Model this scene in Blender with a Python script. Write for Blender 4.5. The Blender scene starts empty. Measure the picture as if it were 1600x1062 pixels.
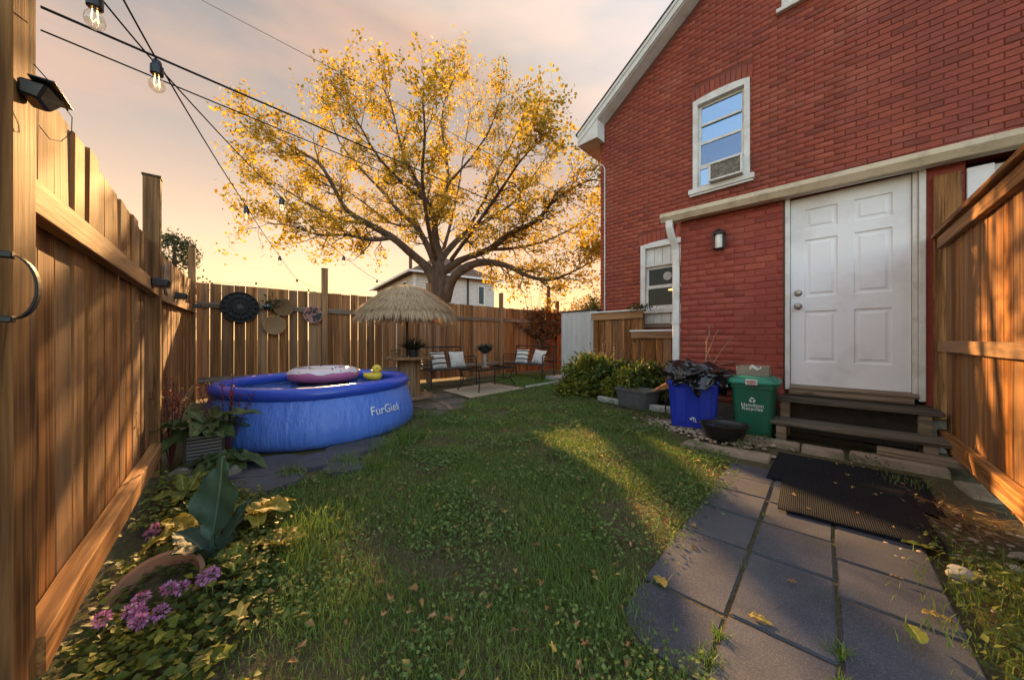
import bpy, bmesh, math, random
import numpy as np
from mathutils import Vector, Matrix, noise
random.seed(7); RNG = np.random.default_rng(7)
R = math.radians; SC = bpy.context.scene; COL = SC.collection

# ------------------------------------------------------------------ camera, sky, sun, exposure
cam_data = bpy.data.cameras.new('camera'); cam = bpy.data.objects.new('camera', cam_data); COL.objects.link(cam)
cam.location = (0, 0, 1.0); cam.rotation_euler = (R(90), 0, 0)
cam_data.sensor_width = 36; cam_data.lens = 11.81; cam_data.clip_start = 0.02; cam_data.clip_end = 3000
SC.camera = cam
SUN_AZ, SUN_EL = R(-25.0), R(20.0)          # azimuth from +Y towards +X
SUN_DIR = Vector((math.sin(SUN_AZ)*math.cos(SUN_EL), math.cos(SUN_AZ)*math.cos(SUN_EL), math.sin(SUN_EL)))
SKY_STRENGTH = 0.15
EXPOSURE = 2.85
def build_world():
    w = bpy.data.worlds.new('World'); SC.world = w; w.use_nodes = True
    t = w.node_tree; t.nodes.clear(); L = t.links.new
    def nd(k, **p):
        n = t.nodes.new(k)
        for a, b in p.items(): setattr(n, a, b)
        return n
    def math_(op, a, b=None, clamp=False):
        n = nd('ShaderNodeMath', operation=op, use_clamp=clamp)
        for i, s in enumerate((a, b)):
            if s is None: continue
            if isinstance(s, (int, float)): n.inputs[i].default_value = s
            else: L(s, n.inputs[i])
        return n.outputs[0]
    out = nd('ShaderNodeOutputWorld'); bg = nd('ShaderNodeBackground'); bg.inputs[1].default_value = SKY_STRENGTH
    sky = nd('ShaderNodeTexSky', sky_type='NISHITA', sun_disc=False, sun_elevation=SUN_EL, sun_rotation=SUN_AZ)
    sky.air_density = 1.0; sky.dust_density = 4.0; sky.ozone_density = 1.0
    tc = nd('ShaderNodeTexCoord'); sep = nd('ShaderNodeSeparateXYZ'); L(tc.outputs['Generated'], sep.inputs[0])
    z = math_('MAXIMUM', sep.outputs[2], 0.0)
    dot = nd('ShaderNodeVectorMath', operation='DOT_PRODUCT'); L(tc.outputs['Generated'], dot.inputs[0])
    dot.inputs[1].default_value = (math.sin(SUN_AZ), math.cos(SUN_AZ), 0)
    side = math_('MULTIPLY_ADD', dot.outputs['Value'], 0.5); side.node.inputs[2].default_value = 0.5   # 1 towards the sun
    # thin evening cloud veil: peach low down, mauve grey overhead
    ramp = nd('ShaderNodeValToRGB'); e = ramp.color_ramp.elements
    cols = [(0.0, (.96, .62, .29)), (.10, (.93, .62, .35)), (.24, (.76, .55, .45)), (.42, (.48, .42, .445)), (.60, (.35, .34, .395)), (1.0, (.34, .335, .38))]
    e[0].position = 0; e[0].color = (*cols[0][1], 1); e[1].position = 1; e[1].color = (*cols[-1][1], 1)
    for p, c in cols[1:-1]:
        q = e.new(p); q.color = (*c, 1)
    L(z, ramp.inputs[0])
    mp = nd('ShaderNodeMapping'); mp.inputs['Scale'].default_value = (1.0, 1.0, 3.2); L(tc.outputs['Generated'], mp.inputs[0])
    ns = nd('ShaderNodeTexNoise'); ns.inputs['Scale'].default_value = 2.1; ns.inputs['Detail'].default_value = 5; ns.inputs['Roughness'].default_value = .5
    L(mp.outputs[0], ns.inputs['Vector'])
    cl = nd('ShaderNodeMapRange'); cl.inputs[1].default_value = .47; cl.inputs[2].default_value = .66; L(ns.outputs['Fac'], cl.inputs[0])
    pink = nd('ShaderNodeMixRGB', blend_type='MIX'); pink.inputs[2].default_value = (.72, .48, .42, 1)
    L(math_('MULTIPLY', cl.outputs[0], .65), pink.inputs[0]); L(ramp.outputs[0], pink.inputs[1])
    # brighter towards the low sun
    glow = math_('POWER', math_('MAXIMUM', side, 0.0), 7.0)
    low = math_('POWER', math_('SUBTRACT', 1.0, z), 5.0)
    gain = math_('MULTIPLY_ADD', math_('MULTIPLY', glow, low), 0.85); gain.node.inputs[2].default_value = 0.76
    veil = nd('ShaderNodeMixRGB', blend_type='MULTIPLY'); veil.inputs[0].default_value = 1; L(pink.outputs[0], veil.inputs[1])
    cg = nd('ShaderNodeCombineXYZ'); VG = math_('MULTIPLY', gain, 1.52)
    for i in range(3): L(VG, cg.inputs[i])
    L(cg.outputs[0], veil.inputs[2])
    k = math_('MULTIPLY_ADD', math_('POWER', side, 1.2), 1.0, True); k.node.inputs[2].default_value = 0.15
    mix = nd('ShaderNodeMixRGB'); L(k, mix.inputs[0]); L(sky.outputs[0], mix.inputs[1]); L(veil.outputs[0], mix.inputs[2])
    L(mix.outputs[0], bg.inputs[0]); L(bg.outputs[0], out.inputs[0])
build_world()
sl = bpy.data.lights.new('sun', 'SUN'); sl.energy = 2.3; sl.angle = R(0.6); sl.color = (1.0, .60, .29)
sun = bpy.data.objects.new('sun', sl); COL.objects.link(sun); sun.rotation_euler = SUN_DIR.to_track_quat('Z', 'Y').to_euler(); sun.location = (0, 0, 30)
SC.view_settings.view_transform = 'Standard'; SC.view_settings.look = 'None'; SC.view_settings.exposure = EXPOSURE
SC.view_settings.use_white_balance = True; SC.view_settings.white_balance_temperature = 7900; SC.view_settings.white_balance_tint = 4
SC.view_settings.gamma = 1; SC.view_settings.use_curve_mapping = False
SC.cycles.max_bounces = 6; SC.cycles.transparent_max_bounces = 12

# ------------------------------------------------------------------ helpers
def tag(o, label=None, cat=None, group=None, kind=None):
    if label: o['label'] = label
    if cat: o['category'] = cat
    if group: o['group'] = group
    if kind: o['kind'] = kind
    return o
def empty(name, loc=(0, 0, 0), rz=0, label=None, cat=None, group=None, parent=None):
    o = bpy.data.objects.new(name, None); COL.objects.link(o); o.location = loc; o.rotation_euler = (0, 0, rz); o.empty_display_size = .1
    if parent: o.parent = parent
    return tag(o, label, cat, group)
def link(name, me, mat=None, parent=None, loc=(0, 0, 0), rot=(0, 0, 0), scale=(1, 1, 1)):
    if mat is not None and not me.materials: me.materials.append(mat)
    o = bpy.data.objects.new(name, me); COL.objects.link(o); o.parent = parent
    o.location = loc; o.rotation_euler = rot; o.scale = scale
    return o
def copy_tree(o, parent=None):
    c = o.copy(); COL.objects.link(c); c.parent = parent
    for ch in list(o.children): copy_tree(ch, c)
    return c
class MB:
    def __init__(s): s.v = []; s.f = []
    def add(s, vs, fs):
        b = len(s.v); s.v += [tuple(p) for p in vs]; s.f += [tuple(i + b for i in f) for f in fs]; return s
    def box(s, x0, x1, y0, y1, z0, z1):
        return s.add([(x0,y0,z0),(x1,y0,z0),(x1,y1,z0),(x0,y1,z0),(x0,y0,z1),(x1,y0,z1),(x1,y1,z1),(x0,y1,z1)],
                     [(3,2,1,0),(4,5,6,7),(0,1,5,4),(1,2,6,5),(2,3,7,6),(3,0,4,7)])
    def hexa(s, lo, hi):       # two quads of points, bottom and top
        return s.add(list(lo) + list(hi), [(3,2,1,0),(4,5,6,7),(0,1,5,4),(1,2,6,5),(2,3,7,6),(3,0,4,7)])
    def prism(s, poly, a, b, axis='z'):
        n = len(poly)
        def P(p, h): return (p[0], p[1], h) if axis == 'z' else ((p[0], h, p[1]) if axis == 'y' else (h, p[0], p[1]))
        return s.add([P(p, a) for p in poly] + [P(p, b) for p in poly],
                     [tuple(range(n))[::-1], tuple(range(n, 2*n))] + [(i, (i+1) % n, n + (i+1) % n, n + i) for i in range(n)])
    def tube(s, pts, rad, n=6, cap=True):
        pts = [Vector(p) for p in pts]; m = len(pts)
        rad = [rad]*m if isinstance(rad, (int, float)) else rad
        up = None; vs = []; fs = []
        for i, p in enumerate(pts):
            d = (pts[min(i+1, m-1)] - pts[max(i-1, 0)]).normalized()
            if up is None:
                up = Vector((0, 0, 1)) if abs(d.z) < .9 else Vector((1, 0, 0))
            a = d.cross(up)
            if a.length < 1e-5: a = d.orthogonal()
            a.normalize(); b = a.cross(d).normalized(); up = b
            for k in range(n):
                t = 2*math.pi*k/n; vs.append(p + (a*math.cos(t) + b*math.sin(t))*rad[i])
        for i in range(m-1):
            for k in range(n):
                fs.append((i*n+k, i*n+(k+1) % n, (i+1)*n+(k+1) % n, (i+1)*n+k))
        if cap: fs += [tuple(range(n))[::-1], tuple(range((m-1)*n, m*n))]
        return s.add(vs, fs)
    def lathe(s, prof, n=32, c=(0, 0, 0), sx=1, sy=1, close=False):
        vs = []; fs = []; m = len(prof)
        for r, z in prof:
            for k in range(n):
                t = 2*math.pi*k/n; vs.append((c[0]+r*math.cos(t)*sx, c[1]+r*math.sin(t)*sy, c[2]+z))
        for i in range(m-1 + (1 if close else 0)):
            j = (i+1) % m
            for k in range(n): fs.append((i*n+k, i*n+(k+1) % n, j*n+(k+1) % n, j*n+k))
        if not close:
            if prof[0][0] > 1e-6: fs.append(tuple(range(n))[::-1])
            if prof[-1][0] > 1e-6: fs.append(tuple(range((m-1)*n, m*n)))
        return s.add(vs, fs)
    def mesh(s, name, bevel=0, smooth=False, seg=1, jit=0):
        me = bpy.data.meshes.new(name); v = s.v
        if jit: v = [(x+random.uniform(-jit, jit), y+random.uniform(-jit, jit), z+random.uniform(-jit, jit)) for x, y, z in v]
        me.from_pydata(v, [], s.f)
        bm = bmesh.new(); bm.from_mesh(me)
        if smooth: bmesh.ops.remove_doubles(bm, verts=bm.verts, dist=1e-5)
        bmesh.ops.recalc_face_normals(bm, faces=bm.faces)
        if bevel:
            bmesh.ops.bevel(bm, geom=list(bm.edges), offset=bevel, segments=seg, affect='EDGES', clamp_overlap=True)
        bm.to_mesh(me); bm.free()
        if smooth:
            me.shade_smooth(); me.set_sharp_from_angle(angle=R(smooth if smooth is not True else 42))
        return me
    def build(s, name, mat, parent=None, loc=(0, 0, 0), rot=(0, 0, 0), bevel=0, smooth=False, seg=1, jit=0):
        return link(name, s.mesh(name, bevel, smooth, seg, jit), mat, parent, loc, rot)
def npmesh(name, V, F, mat=None, smooth=False):
    me = bpy.data.meshes.new(name); V = np.ascontiguousarray(V, dtype=np.float32); F = np.ascontiguousarray(F, dtype=np.int32)
    me.vertices.add(len(V)); me.vertices.foreach_set('co', V.ravel())
    k = F.shape[1]; me.loops.add(F.size); me.loops.foreach_set('vertex_index', F.ravel())
    me.polygons.add(len(F)); me.polygons.foreach_set('loop_start', np.arange(0, F.size, k, dtype=np.int32))
    me.polygons.foreach_set('loop_total', np.full(len(F), k, dtype=np.int32))
    if smooth: me.polygons.foreach_set('use_smooth', np.ones(len(F), dtype=bool))
    me.update(calc_edges=True); me.validate()
    if mat: me.materials.append(mat)
    return me
def unit(a): return a/np.maximum(np.linalg.norm(a, axis=1, keepdims=True), 1e-9)
def leaf_mesh(name, P, D, Nn, Ln, Wd, mat, fold=.18, wide=.42):
    """many leaves as one mesh: base P, direction D, face normal Nn, length, width (each leaf 5 verts, 4 tris)"""
    P = np.asarray(P, float); D = unit(np.asarray(D, float)); S = unit(np.cross(D, Nn)); N2 = np.cross(S, D)
    L_ = np.asarray(Ln)[:, None]; W_ = np.asarray(Wd)[:, None]
    b = P; l = P + D*L_*wide + S*W_*.5 + N2*W_*fold; r = P + D*L_*wide - S*W_*.5 + N2*W_*fold
    c = P + D*L_*(wide+.08); t = P + D*L_ - N2*L_*fold*.6
    V = np.stack([b, l, c, r, t], 1).reshape(-1, 3); i = np.arange(len(P))[:, None]*5
    F = np.concatenate([i + np.array([[0, 2, 1]]), i + np.array([[0, 3, 2]]), i + np.array([[1, 2, 4]]), i + np.array([[2, 3, 4]])], 0)
    return npmesh(name, V, F, mat)
def rand_dirs(n, up=0.0, spread=1.0):
    d = RNG.normal(size=(n, 3))*spread; d[:, 2] += up; return unit(d)
def big_leaf(name, mat, parent, loc, rot, L=.3, W=.2, curl=.25, wave=.02, lobes=0, seedv=0, tip=1.0):
    nu, nv = 13, 9; vs = []; fs = []; rr = random.Random(seedv)
    ph = rr.uniform(0, 6)
    for i in range(nu):
        s = i/(nu-1); w = W*.5*max(.03, math.sin(math.pi*min(1, s**.75*.97+.015)))**.75*tip
        if lobes: w *= 1 + .22*math.sin(s*lobes*math.pi*2+ph)
        for j in range(nv):
            q = j/(nv-1)*2-1
            x = q*w; y = s*L; zz = abs(q)*w*.35 - curl*L*s*s + wave*abs(q)*math.sin(s*19+ph+q*3) + .008*L*math.cos(s*26)*abs(q)
            vs.append((x, y, zz))
    for i in range(nu-1):
        for j in range(nv-1): fs.append((i*nv+j, i*nv+j+1, (i+1)*nv+j+1, (i+1)*nv+j))
    return MB().add(vs, fs).build(name, mat, parent, loc, rot, smooth=True)

# ------------------------------------------------------------------ materials
class NT:
    def __init__(s, name):
        s.m = bpy.data.materials.new(name); s.m.use_nodes = True; s.t = s.m.node_tree; s.t.nodes.clear()
        s.out = s.n('ShaderNodeOutputMaterial')
    def n(s, k, **p):
        q = s.t.nodes.new(k)
        for a, b in p.items(): setattr(q, a, b)
        return q
    def l(s, a, b): s.t.links.new(a, b)
    def setin(s, node, key, val):
        if isinstance(val, bpy.types.NodeSocket): s.l(val, node.inputs[key])
        else: node.inputs[key].default_value = val
    def math(s, op, a, b=0, c=None, clamp=False):
        q = s.n('ShaderNodeMath', operation=op, use_clamp=clamp); s.setin(q, 0, a); s.setin(q, 1, b)
        if c is not None: s.setin(q, 2, c)
        return q.outputs[0]
    def noise(s, vec, scale, detail=4, rough=.55, dist=0):
        q = s.n('ShaderNodeTexNoise'); s.l(vec, q.inputs['Vector']); q.inputs['Scale'].default_value = scale
        q.inputs['Detail'].default_value = detail; q.inputs['Roughness'].default_value = rough; q.inputs['Distortion'].default_value = dist
        return q.outputs['Fac']
    def ramp(s, fac, stops):
        q = s.n('ShaderNodeValToRGB'); e = q.color_ramp.elements
        e[0].position, e[0].color = stops[0][0], (*stops[0][1], 1); e[1].position, e[1].color = stops[-1][0], (*stops[-1][1], 1)
        for p, c in stops[1:-1]:
            w = e.new(p); w.color = (*c, 1)
        s.l(fac, q.inputs[0]); return q.outputs[0]
    def mix(s, fac, a, b, mode='MIX'):
        q = s.n('ShaderNodeMixRGB', blend_type=mode); s.setin(q, 0, fac)
        for i, v in ((1, a), (2, b)):
            s.setin(q, i, v if isinstance(v, bpy.types.NodeSocket) else (*v, 1))
        return q.outputs[0]
    def coords(s, kind='Object', stretch=(1, 1, 1), rand=True):
        tc = s.n('ShaderNodeTexCoord'); v = tc.outputs[kind]
        if rand:
            oi = s.n('ShaderNodeObjectInfo'); a = s.n('ShaderNodeVectorMath', operation='ADD'); s.l(v, a.inputs[0])
            cx = s.n('ShaderNodeCombineXYZ'); r = s.math('MULTIPLY', oi.outputs['Random'], 37.0)
            for i in range(3): s.l(r, cx.inputs[i])
            s.l(cx.outputs[0], a.inputs[1]); v = a.outputs[0]
        if stretch != (1, 1, 1):
            mp = s.n('ShaderNodeMapping'); mp.inputs['Scale'].default_value = stretch; s.l(v, mp.inputs[0]); v = mp.outputs[0]
        return v
    def world(s, stretch=(1, 1, 1)):
        g = s.n('ShaderNodeNewGeometry'); mp = s.n('ShaderNodeMapping'); mp.inputs['Scale'].default_value = stretch; s.l(g.outputs['Position'], mp.inputs[0]); return mp.outputs[0]
    def rnd(s):      # one random number per object and per mesh island
        oi = s.n('ShaderNodeObjectInfo'); g = s.n('ShaderNodeNewGeometry')
        return s.math('FRACT', s.math('ADD', oi.outputs['Random'], g.outputs['Random Per Island']))
    def gain(s, col, amount):
        f = s.math('MULTIPLY_ADD', s.rnd(), amount*2, 1-amount)
        cx = s.n('ShaderNodeCombineXYZ')
        for i in range(3): s.l(f, cx.inputs[i])
        return s.mix(1.0, col, cx.outputs[0], 'MULTIPLY')
    def bump(s, h, strength=.3, dist=.01):
        q = s.n('ShaderNodeBump'); q.inputs['Strength'].default_value = strength; q.inputs['Distance'].default_value = dist
        s.l(h, q.inputs['Height']); return q.outputs[0]
    def bsdf(s, col, rough=.7, metal=0, spec=.5, normal=None, **kw):
        q = s.n('ShaderNodeBsdfPrincipled'); s.setin(q, 'Base Color', col if isinstance(col, bpy.types.NodeSocket) else (*col, 1))
        s.setin(q, 'Roughness', rough); q.inputs['Metallic'].default_value = metal; q.inputs['Specular IOR Level'].default_value = spec
        if normal: s.l(normal, q.inputs['Normal'])
        for a, b in kw.items(): s.setin(q, a.replace('_', ' '), b)
        return q.outputs[0]
    def done(s, sh): s.l(sh, s.out.inputs[0]); return s.m
def simple(name, c1, c2=None, scale=8, stretch=(1, 1, 1), detail=5, rough=.7, bump=.15, bscale=None, bdist=.004, metal=0, spec=.4, rand=.0, dirt=None, dscale=3, damt=.5, **kw):
    t = NT(name); v = t.coords(stretch=stretch); f = t.noise(v, scale, detail)
    c2 = c2 or tuple(x*.75 for x in c1)
    col = t.ramp(f, [(.3, c2), (.7, c1)])
    if dirt:
        d = t.noise(t.coords(), dscale, 6, .62); dm = t.n('ShaderNodeMapRange'); dm.inputs[1].default_value = .5; dm.inputs[2].default_value = .72; t.l(d, dm.inputs[0])
        col = t.mix(t.math('MULTIPLY', dm.outputs[0], damt), col, dirt)
    if rand: col = t.gain(col, rand)
    nrm = t.bump(t.noise(v, bscale or scale*4, 4), bump, bdist) if bump else None
    return t.done(t.bsdf(col, rough, metal, spec, nrm, **kw))
def wood(name, light, dark, grey=None, axis='z', greyamt=.35, rand=.28, rough=.78, wet=None):
    t = NT(name); st = {'z': (1, 1, .04), 'x': (.04, 1, 1), 'y': (1, .04, 1)}[axis]
    v = t.coords(stretch=st); base = t.coords()
    warp = t.noise(v, 16, 4, .6, .5); fine = t.noise(v, 62, 3, .6, .3); broad = t.noise(v, 3.0, 3, .5)
    fac = t.math('ADD', t.math('MULTIPLY_ADD', fine, .50, -.02), t.math('MULTIPLY', warp, .62))
    col = t.ramp(fac, [(.40, tuple(x*.7 for x in dark)), (.48, dark), (.55, tuple((a+b)/2 for a, b in zip(light, dark))), (.66, light)])
    if grey:
        g = t.n('ShaderNodeMapRange'); g.inputs[1].default_value = .45; g.inputs[2].default_value = .68; t.l(broad, g.inputs[0])
        col = t.mix(t.math('MULTIPLY', g.outputs[0], greyamt), col, grey)
    ck = t.n('ShaderNodeMapRange'); ck.inputs[1].default_value = .33; ck.inputs[2].default_value = .42; ck.inputs[3].default_value = .8; ck.inputs[4].default_value = 0; t.l(t.noise(v, 46, 2, .5, .8), ck.inputs[0])
    col = t.mix(ck.outputs[0], col, tuple(x*.45 for x in dark))
    # knots
    sk = {'z': (1, 1, .45), 'x': (.45, 1, 1), 'y': (1, .45, 1)}[axis]
    vo = t.n('ShaderNodeTexVoronoi'); vo.inputs['Scale'].default_value = 4.0; t.l(t.coords(stretch=sk), vo.inputs['Vector'])
    kn = t.n('ShaderNodeMapRange'); kn.inputs[1].default_value = .05; kn.inputs[2].default_value = .12; kn.inputs[3].default_value = .85; kn.inputs[4].default_value = 0
    t.l(vo.outputs['Distance'], kn.inputs[0]); col = t.mix(kn.outputs[0], col, tuple(x*.32 for x in dark))
    stain = t.noise(base, 1.7, 4, .6); col = t.mix(t.math('MULTIPLY', t.math('SUBTRACT', stain, .35, clamp=True), .9), col, tuple(x*.62 for x in dark))
    if grey: col = t.mix(t.math('MULTIPLY', t.math('SUBTRACT', t.rnd(), .62, clamp=True), 1.3), col, tuple(x*.85 for x in grey))
    col = t.gain(col, rand)
    nrm = t.bump(t.math('ADD', fine, t.math('MULTIPLY', kn.outputs[0], .6)), .55, .004)
    return t.done(t.bsdf(col, rough, 0, .25, nrm))
def foliage(name, stops, transl=.45, rough=.55, spec=.35):
    t = NT(name); r = t.rnd(); col = t.ramp(r, stops)
    col = t.mix(t.math('MULTIPLY', t.noise(t.coords(rand=False), 14, 3), .35), col, tuple(x*.6 for x in stops[0][1]))
    p = t.bsdf(col, rough, 0, spec)
    tr = t.n('ShaderNodeBsdfTranslucent'); t.l(col, tr.inputs[0]); mx = t.n('ShaderNodeMixShader'); mx.inputs[0].default_value = transl
    t.l(p, mx.inputs[1]); t.l(tr.outputs[0], mx.inputs[2]); return t.done(mx.outputs[0])
def leafmat(name, c1, c2, rough=.5, transl=.25, scale=9):
    t = NT(name); v = t.coords(); n1 = t.noise(v, scale, 5, .6); col = t.ramp(n1, [(.3, c2), (.7, c1)])
    vo = t.n('ShaderNodeTexWave', wave_type='BANDS', bands_direction='Y'); vo.inputs['Scale'].default_value = 14; vo.inputs['Distortion'].default_value = 2.5; t.l(t.coords(rand=False), vo.inputs['Vector'])
    sx = t.n('ShaderNodeSeparateXYZ'); t.l(t.coords(rand=False), sx.inputs[0]); rib = t.math('LESS_THAN', t.math('ABSOLUTE', sx.outputs[0]), .0028)
    col = t.mix(t.math('MULTIPLY', rib, .55), col, tuple(min(1, x*1.8+.05) for x in c1)); nrm = t.bump(t.noise(v, 40, 4, .6), .3, .004); p = t.bsdf(col, rough, 0, .4, nrm)
    tr = t.n('ShaderNodeBsdfTranslucent'); t.l(col, tr.inputs[0]); mx = t.n('ShaderNodeMixShader'); mx.inputs[0].default_value = transl
    t.l(p, mx.inputs[1]); t.l(tr.outputs[0], mx.inputs[2]); return t.done(mx.outputs[0])
def glassmat(name, tint=(.8, .85, .9), refl=.5, rough=.02, thru=.8):
    t = NT(name); g = t.n('ShaderNodeBsdfGlossy'); g.inputs[0].default_value = (*tint, 1); g.inputs['Roughness'].default_value = rough
    v = t.coords(); t.l(t.bump(t.noise(v, 3, 2), .06, .02), g.inputs['Normal'])
    tr = t.n('ShaderNodeBsdfTransparent'); tr.inputs[0].default_value = (thru, thru*1.03, thru*1.03, 1); mx = t.n('ShaderNodeMixShader'); mx.inputs[0].default_value = refl
    t.l(tr.outputs[0], mx.inputs[1]); t.l(g.outputs[0], mx.inputs[2]); return t.done(mx.outputs[0])
def emitmat(name, col, strength):
    t = NT(name); e = t.n('ShaderNodeEmission'); e.inputs[0].default_value = (*col, 1); e.inputs[1].default_value = strength; return t.done(e.outputs[0])
def brickmat(name, c1, c2, c3, mortarish=False):
    t = NT(name); v = t.coords(); r = t.rnd()
    col = t.ramp(r, [(0, tuple(x*.75 for x in c2)), (.10, c2), (.4, c1), (.85, c1), (1, c3)])
    n1 = t.noise(v, 26, 5, .65); col = t.mix(t.math('MULTIPLY', t.math('SUBTRACT', n1, .38, clamp=True), 1.3), col, tuple(x*.5 for x in c2))
    n2 = t.noise(t.world((1.2, 1.2, .45)), 1.1, 5, .62); col = t.mix(t.math('MULTIPLY', t.math('SUBTRACT', n2, .46, clamp=True), 3.0, clamp=True), col, tuple(x*.62 for x in c1))
    n4 = t.noise(t.world((1, 1, 1)), 1.9, 4, .6); col = t.mix(t.math('MULTIPLY', t.math('SUBTRACT', n4, .52, clamp=True), 1.6, clamp=True), col, (.42, .15, .09))
    n3 = t.noise(v, 90, 3, .7); col = t.mix(t.math('MULTIPLY', t.math('SUBTRACT', n3, .6, clamp=True), 1.5), col, (.42, .24, .2))
    nrm = t.bump(t.math('ADD', t.noise(v, 45, 5, .7), t.math('MULTIPLY', n1, .7)), .5, .006)
    return t.done(t.bsdf(col, .66, 0, .35, nrm))

m_fence_v = wood('cedar_plank', (.46, .188, .050), (.175, .062, .016), (.23, .155, .09), 'z', .50, .36)
m_fence_old = wood('weathered_plank', (.44, .18, .052), (.17, .064, .018), (.22, .15, .10), 'z', .55, .34)
m_fence_x = wood('cedar_rail', (.52, .25, .088), (.24, .10, .032), (.32, .22, .14), 'x', .45, .15)
m_rail_grey = wood('grey_rail', (.30, .21, .14), (.13, .085, .055), (.27, .24, .21), 'x', .8, .15)
m_post = wood('post_wood', (.40, .185, .062), (.16, .065, .021), (.2, .14, .09), 'z', .35, .15)
m_oldstep = wood('worn_step', (.19, .15, .11), (.06, .048, .038), (.2, .17, .13), 'x', .6, .2, rough=.7)
m_timber = wood('pale_timber', (.40, .29, .18), (.2, .135, .08), (.3, .25, .2), 'x', .5, .15)
m_spool = wood('spool_wood', (.36, .19, .085), (.16, .075, .03), (.2, .15, .11), 'z', .3, .2)
m_brick = brickmat('red_painted_brick', (.335, .064, .035), (.265, .052, .03), (.40, .088, .045))
m_brick_add = brickmat('addition_brick', (.34, .062, .038), (.285, .05, .033), (.38, .078, .046))
m_mortar = simple('mortar', (.22, .058, .036), (.14, .04, .027), 30, rough=.9, bump=.4)
m_mortar_add = simple('painted_mortar', (.295, .054, .034), (.235, .042, .028), 30, rough=.85, bump=.4)
m_white = simple('white_paint', (.74, .72, .68), (.62, .59, .54), 6, rough=.5, bump=.08, dirt=(.34, .27, .2), dscale=5, damt=.45)
m_door = simple('door_paint', (.80, .79, .80), (.76, .75, .76), 3, rough=.42, bump=.03, dirt=(.5, .46, .42), dscale=2.4, damt=.45)
m_siding = simple('white_siding', (.62, .57, .5), (.52, .48, .42), 5, rough=.6, bump=.05)
m_shingle = simple('shingle', (.085, .07, .062), (.045, .04, .038), 40, rough=.95, bump=.6)
m_farroof = simple('far_roof', (.16, .085, .055), (.1, .055, .04), 14, rough=.9, bump=.5)
m_black = simple('black_metal', (.018, .017, .017), (.012, .011, .011), 20, rough=.42, bump=.05, spec=.5)
m_bronze = simple('bronze_frame', (.035, .026, .02), (.02, .016, .013), 20, rough=.45, bump=.05, metal=.3)
m_steel = simple('brushed_knob', (.3, .28, .25), (.22, .2, .18), 20, rough=.3, metal=.9, bump=.05)
m_pane = glassmat('window_glass', (.42, .64, .88), refl=.62)  # blue of the reflected sky put into the glass tint
m_pane_mid = glassmat('sash_glass', (.34, .5, .75), refl=.38)  # same sky blue in the tint, darker for the lower sash
m_pane_dark = glassmat('lower_glass', refl=.025, thru=.42)
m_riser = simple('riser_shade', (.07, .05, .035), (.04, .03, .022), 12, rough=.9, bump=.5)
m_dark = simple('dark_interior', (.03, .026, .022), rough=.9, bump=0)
# ------------------------------------------------------------------ ground
def soil_mat():
    t = NT('soil'); v = t.coords('Object', rand=False)
    n1 = t.noise(v, 3, 6, .6); n2 = t.noise(v, 45, 5, .7)
    col = t.ramp(n2, [(.3, (.05, .04, .026)), (.55, (.11, .085, .052)), (.75, (.18, .14, .09))])
    col = t.mix(t.math('MULTIPLY', t.math('SUBTRACT', n1, .4, clamp=True), 2.0), col, (.08, .095, .03))
    return t.done(t.bsdf(col, .95, 0, .1, t.bump(n2, .8, .02)))
m_soil = soil_mat()
def make_ground():
    # one sheet to the horizon, finer and slightly uneven near the yard
    xs = sorted(set([-1500, -300, -60, -25] + list(np.round(np.linspace(-14, 14, 113), 3)) + [25, 60, 300, 1500]))
    ys = sorted(set([-1500, -300, -60, -12] + list(np.round(np.linspace(-6, 18, 97), 3)) + [25, 60, 300, 1500]))
    V = []
    for y in ys:
        for x in xs:
            V.append((x, y, -.012 + .012*noise.noise(Vector((x*1.3, y*1.3, 0))) if abs(x) < 14 and abs(y) < 18 else -.012))
    nx = len(xs); F = [(j*nx+i, j*nx+i+1, (j+1)*nx+i+1, (j+1)*nx+i) for j in range(len(ys)-1) for i in range(nx-1)]
    o = link('ground', npmesh('ground', np.array(V), np.array(F), m_soil, True)); tag(o, kind='structure')
    return o
make_ground()

# ------------------------------------------------------------------ planks
def plank_mesh(name, w=.138, t=.019, seg=4, jit=.0025, mat=None, h=1.0):
    b = MB(); c = .004
    sec = [(-w/2, c), (-w/2+c, 0), (w/2-c, 0), (w/2, c), (w/2, t), (-w/2, t)]; n = len(sec); vs = []; fs = []
    for i in range(seg+1):
        ox, oy = random.uniform(-jit, jit)*.5, random.uniform(-jit, jit)
        for x, y in sec: vs.append((x+ox, y+oy, h*i/seg + (random.uniform(-.003, .003) if i in (0, seg) else 0)))
    for i in range(seg):
        for k in range(n): fs.append((i*n+k, i*n+(k+1) % n, (i+1)*n+(k+1) % n, (i+1)*n+k))
    fs += [tuple(range(n))[::-1], tuple(range(seg*n, seg*n+n))]
    b.add(vs, fs); me = b.mesh(name)
    if mat: me.materials.append(mat)
    return me
PL = [plank_mesh('plank', mat=m_fence_v) for _ in range(5)]
PLO = [plank_mesh('plank', mat=m_fence_old) for _ in range(5)]
def planks(parent, x0, x1, y, z0f, ztopf, width=.14, gap=.007, meshes=PL, jtop=.006, jy=.008, wj=.12):
    x = x0
    while x < x1 - .03:
        w = width*(1+random.uniform(-wj, wj)); w = min(w, x1-x); xc = x + w/2
        z0 = z0f(xc); zt = ztopf(xc) + random.uniform(-jtop, jtop)
        link('plank', random.choice(meshes), None, parent, (xc, y + random.uniform(0, jy), z0),
             (random.uniform(-.004, .004), random.uniform(-.004, .004), random.uniform(-.02, .02)), (w/.14, 1, zt-z0))
        x += w + gap*random.uniform(.3, 1.7)
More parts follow.
